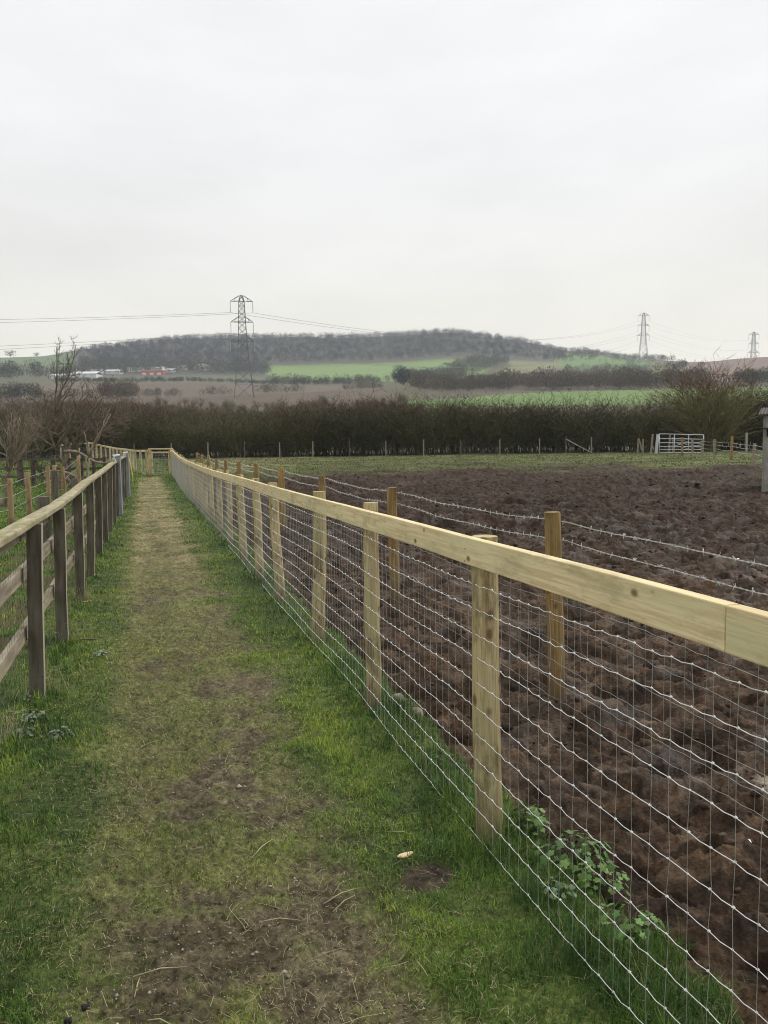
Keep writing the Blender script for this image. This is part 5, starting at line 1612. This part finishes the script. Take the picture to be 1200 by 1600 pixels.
leaf_plant('weed', 'greyish small-leaved weed below the wide leafy patch', 'plant', gp(868, 1400), 22, .06, .07, .017, (.13, .20, .09), 5, 3, group=gN)
leaf_plant('weed', 'small dark weed beside the left foot of the nearest post', 'plant', gp(728, 1262), 14, .05, .07, .018, (.05, .15, .04), 6, group=gN)
leaf_plant('weed', 'small low weed on the mud edge between the second and nearest posts', 'plant', gp(690, 1190), 18, .08, .05, .018, (.07, .15, .04), 7, group=gN)
gS = 'silvery weeds near the foot of the old left fence'
for k, (px, py, s_, lab) in enumerate(((155, 1026, .085, 'silvery weed on the grass beside the second dark post'), (50, 1095, .10, 'silvery weed clump at the foot of the nearest dark post'), (52, 1127, .07, 'small silvery weed just below the nearest dark post'), (98, 1150, .075, 'silvery weed nearest to the path, below the nearest dark post'), (35, 1150, .08, 'silvery weed at the left edge of the grass'))):
    leaf_plant('silvery_weed', lab, 'plant', gp(px, py), 34, s_, .055, .013, (.16, .22, .15), 20 + k, 3, group=gS)
# long dry grasses at the feet of the dark posts
gD = 'wispy dry grass tufts under the old left fence'
for k, (px, py, lab) in enumerate(((75, 1085, 'wispy pale grass tuft at the nearest dark post'), (108, 1000, 'wispy pale grass tuft at the second dark post'), (132, 940, 'wispy pale grass tuft at the third dark post'), (10, 1160, 'wispy pale grass tuft at the left edge of the picture'))):
    q = gp(px, py); m = MB(); rg = np.random.default_rng(70 + k)
    for i in range(34):
        a = rg.uniform(0, 6.28); l = rg.uniform(.12, .34); b = rg.uniform(.2, .8); x0, y0 = rg.normal(0, .07, 2)
        m.tube([(x0, y0, -.01), (x0 + math.cos(a) * l * b * .4, y0 + math.sin(a) * l * b * .4, l * .6), (x0 + math.cos(a) * l * b, y0 + math.sin(a) * l * b, l * (.95 - b * .5))], [.0014, .0011, .0004], 3, cap=False)
    tag(m.build('grass_tuft', M['drygrass'], None, False, q), lab, 'grass tuft', gD)

def chunk(name, label, cat, px, py, size, mat, seed, group=None, flat=.3):
    rg = np.random.default_rng(seed)
    bm_v = []; n1, n2 = 7, 12
    for i in range(1, n1):
        th = math.pi * i / n1
        for j in range(n2):
            ph = 2 * math.pi * j / n2
            rr_ = 1 + .18 * math.sin(3 * ph + seed) + rg.normal(0, .09)
            bm_v.append((size[0] * rr_ * math.sin(th) * math.cos(ph), size[1] * rr_ * math.sin(th) * math.sin(ph), size[2] * math.cos(th)))
    nv = len(bm_v); bm_v += [(0, 0, size[2]), (0, 0, -size[2])]
    f = []
    for i in range(n1 - 2):
        for j in range(n2):
            f.append((i * n2 + j, (i + 1) * n2 + j, (i + 1) * n2 + (j + 1) % n2, i * n2 + (j + 1) % n2))
    f += [(nv, j, (j + 1) % n2) for j in range(n2)] + [(nv + 1, (n1 - 2) * n2 + (j + 1) % n2, (n1 - 2) * n2 + j) for j in range(n2)]
    m = MB(); m.add(np.array(bm_v), f); q = gp(px, py)
    o = m.build(name, mat, None, True, q + [0, 0, size[2] * .55]); o.rotation_euler = (rg.uniform(-.1, .1), rg.uniform(-.1, .1), rg.uniform(0, 3))
    return tag(o, label, cat, group)
c_ = chunk('wood_chip', 'pale splinter of fresh wood lying on the grass left of the nearest post', 'wood chip', 634, 1340, (.038, .014, .006), M['chip'], 1)
c_.rotation_euler = (0.1, 0, .55)
chunk('wood_chip', 'pale wood chip at the foot of the third dark post', 'wood chip', 136, 940, (.05, .016, .006), M['chip'], 3).rotation_euler = (0, 0, .5)
chunk('wood_chip', 'small pale wood chip at the foot of the fourth dark post', 'wood chip', 148, 899, (.03, .02, .01), M['chip'], 4)
chunk('stone', 'chalky lump beside a hole behind the netting near the second post', 'stone', 652, 1112, (.085, .035, .03), M['stone'], 5, 'chalky lumps behind the netting')
chunk('stone', 'grey stone left of the chalky lump, close behind the second post', 'stone', 622, 1098, (.05, .04, .035), M['stone'], 6, 'chalky lumps behind the netting')
chunk('stone', 'brown rounded stone just right of the chalky lump', 'stone', 690, 1128, (.035, .03, .035), M['clod'], 7, 'chalky lumps behind the netting')
chunk('dung', 'dark dropping at the bottom left corner of the path', 'dung', 133, 1578, (.012, .010, .008), M['black'], 8, 'dark droppings on the path')
chunk('dung', 'second dark dropping at the very bottom edge, left corner', 'dung', 107, 1597, (.010, .012, .008), M['black'], 9, 'dark droppings on the path')
gK = 'thick dry stalks lying on the path'
stalks = [((208, 1524), (292, 1510), 'long thick dry stalk lying at the bottom of the path'), ((210, 1555), (219, 1520), 'short thick stalk touching the long thick one'), ((404, 1441), (468, 1433), 'dry stalk lying level across the middle of the path'),
          ((605, 1302), (655, 1312), 'curved dry stalk above the pale wood splinter'), ((712, 1508), (748, 1530), 'dry stalk on the dark grass at bottom right'), ((505, 1408), (560, 1390), 'forked dry stalk on the path edge'), ((520, 1420), (556, 1396), 'thin stalk crossing the forked one'),
          ((392, 1340), (426, 1313), 'slanting dry stalk in the middle of the path'), ((230, 1590), (268, 1598), 'dry stalk at the very bottom of the path'), ((106, 1004), (150, 999), 'dark stick lying at the foot of the second dark post')]
for k, (a, b, lab) in enumerate(stalks):
    A = gp(*a); B = gp(*b); mid = (A + B) / 2 + [0, .004, .008]
    m = MB(); m.tube([A - A + [0, 0, .007], mid - A + [0, 0, .008], B - A + [0, 0, .009]], [.0016, .0021, .0009] if k != 9 else .006, 5)
    tag(m.build('stalk', M['drygrass'] if k != 9 else M['bark'], None, True, A), lab, 'stalk', gK)
for k, (px, py, lab) in enumerate(((703, 1322, 'tangle of blue-green twine in the grass at the foot of the nearest post'), (590, 1112, 'short tangle of blue-green twine at the foot of the second post'))):
    q = gp(px, py); m = MB(); rg = np.random.default_rng(40 + k)
    t = np.linspace(0, 1, 60); amp = .09 if k == 0 else .05
    m.tube(np.stack([(t - .5) * amp * 2.4 + .02 * np.sin(t * 31), .035 * np.sin(t * 17 + 1) + .02 * np.cos(t * 41), .006 + .008 * np.sin(t * 23) ** 2], 1), .0011, 4)
    tag(m.build('twine', M['twine'], None, False, q), lab, 'twine', 'blue-green twine')
# feather in the mud
q = gp(1176, 1302); m = MB(); m.tube([(0, 0, .01), (.0, .03, .02), (.005, .06, .015)], [.004, .009, .001], 6)
tag(m.build('feather', M['plastic'], None, True, q), 'small white feather lying in the mud at the right edge', 'feather')

# ------------------------------------------------------------------ haze
HZ_TOP = 232.0
hm = MB(); hm.box((0, 0, HZ_TOP / 2 - 1.5), (4060, 4060, HZ_TOP + 3))
hz_m = bpy.data.materials.new('haze'); hz_m.use_nodes = True
hn = hz_m.node_tree; hn.nodes.clear()
ho = hn.nodes.new('ShaderNodeOutputMaterial'); hv = hn.nodes.new('ShaderNodeVolumePrincipled')
hv.inputs['Color'].default_value = (.80, .88, 1.0, 1); hv.inputs['Density'].default_value = HAZE
hv.inputs['Anisotropy'].default_value = 0.2
hn.links.new(hv.outputs[0], ho.inputs['Volume'])
hz_o = hm.build('haze', hz_m); tag(hz_o, kind='stuff')
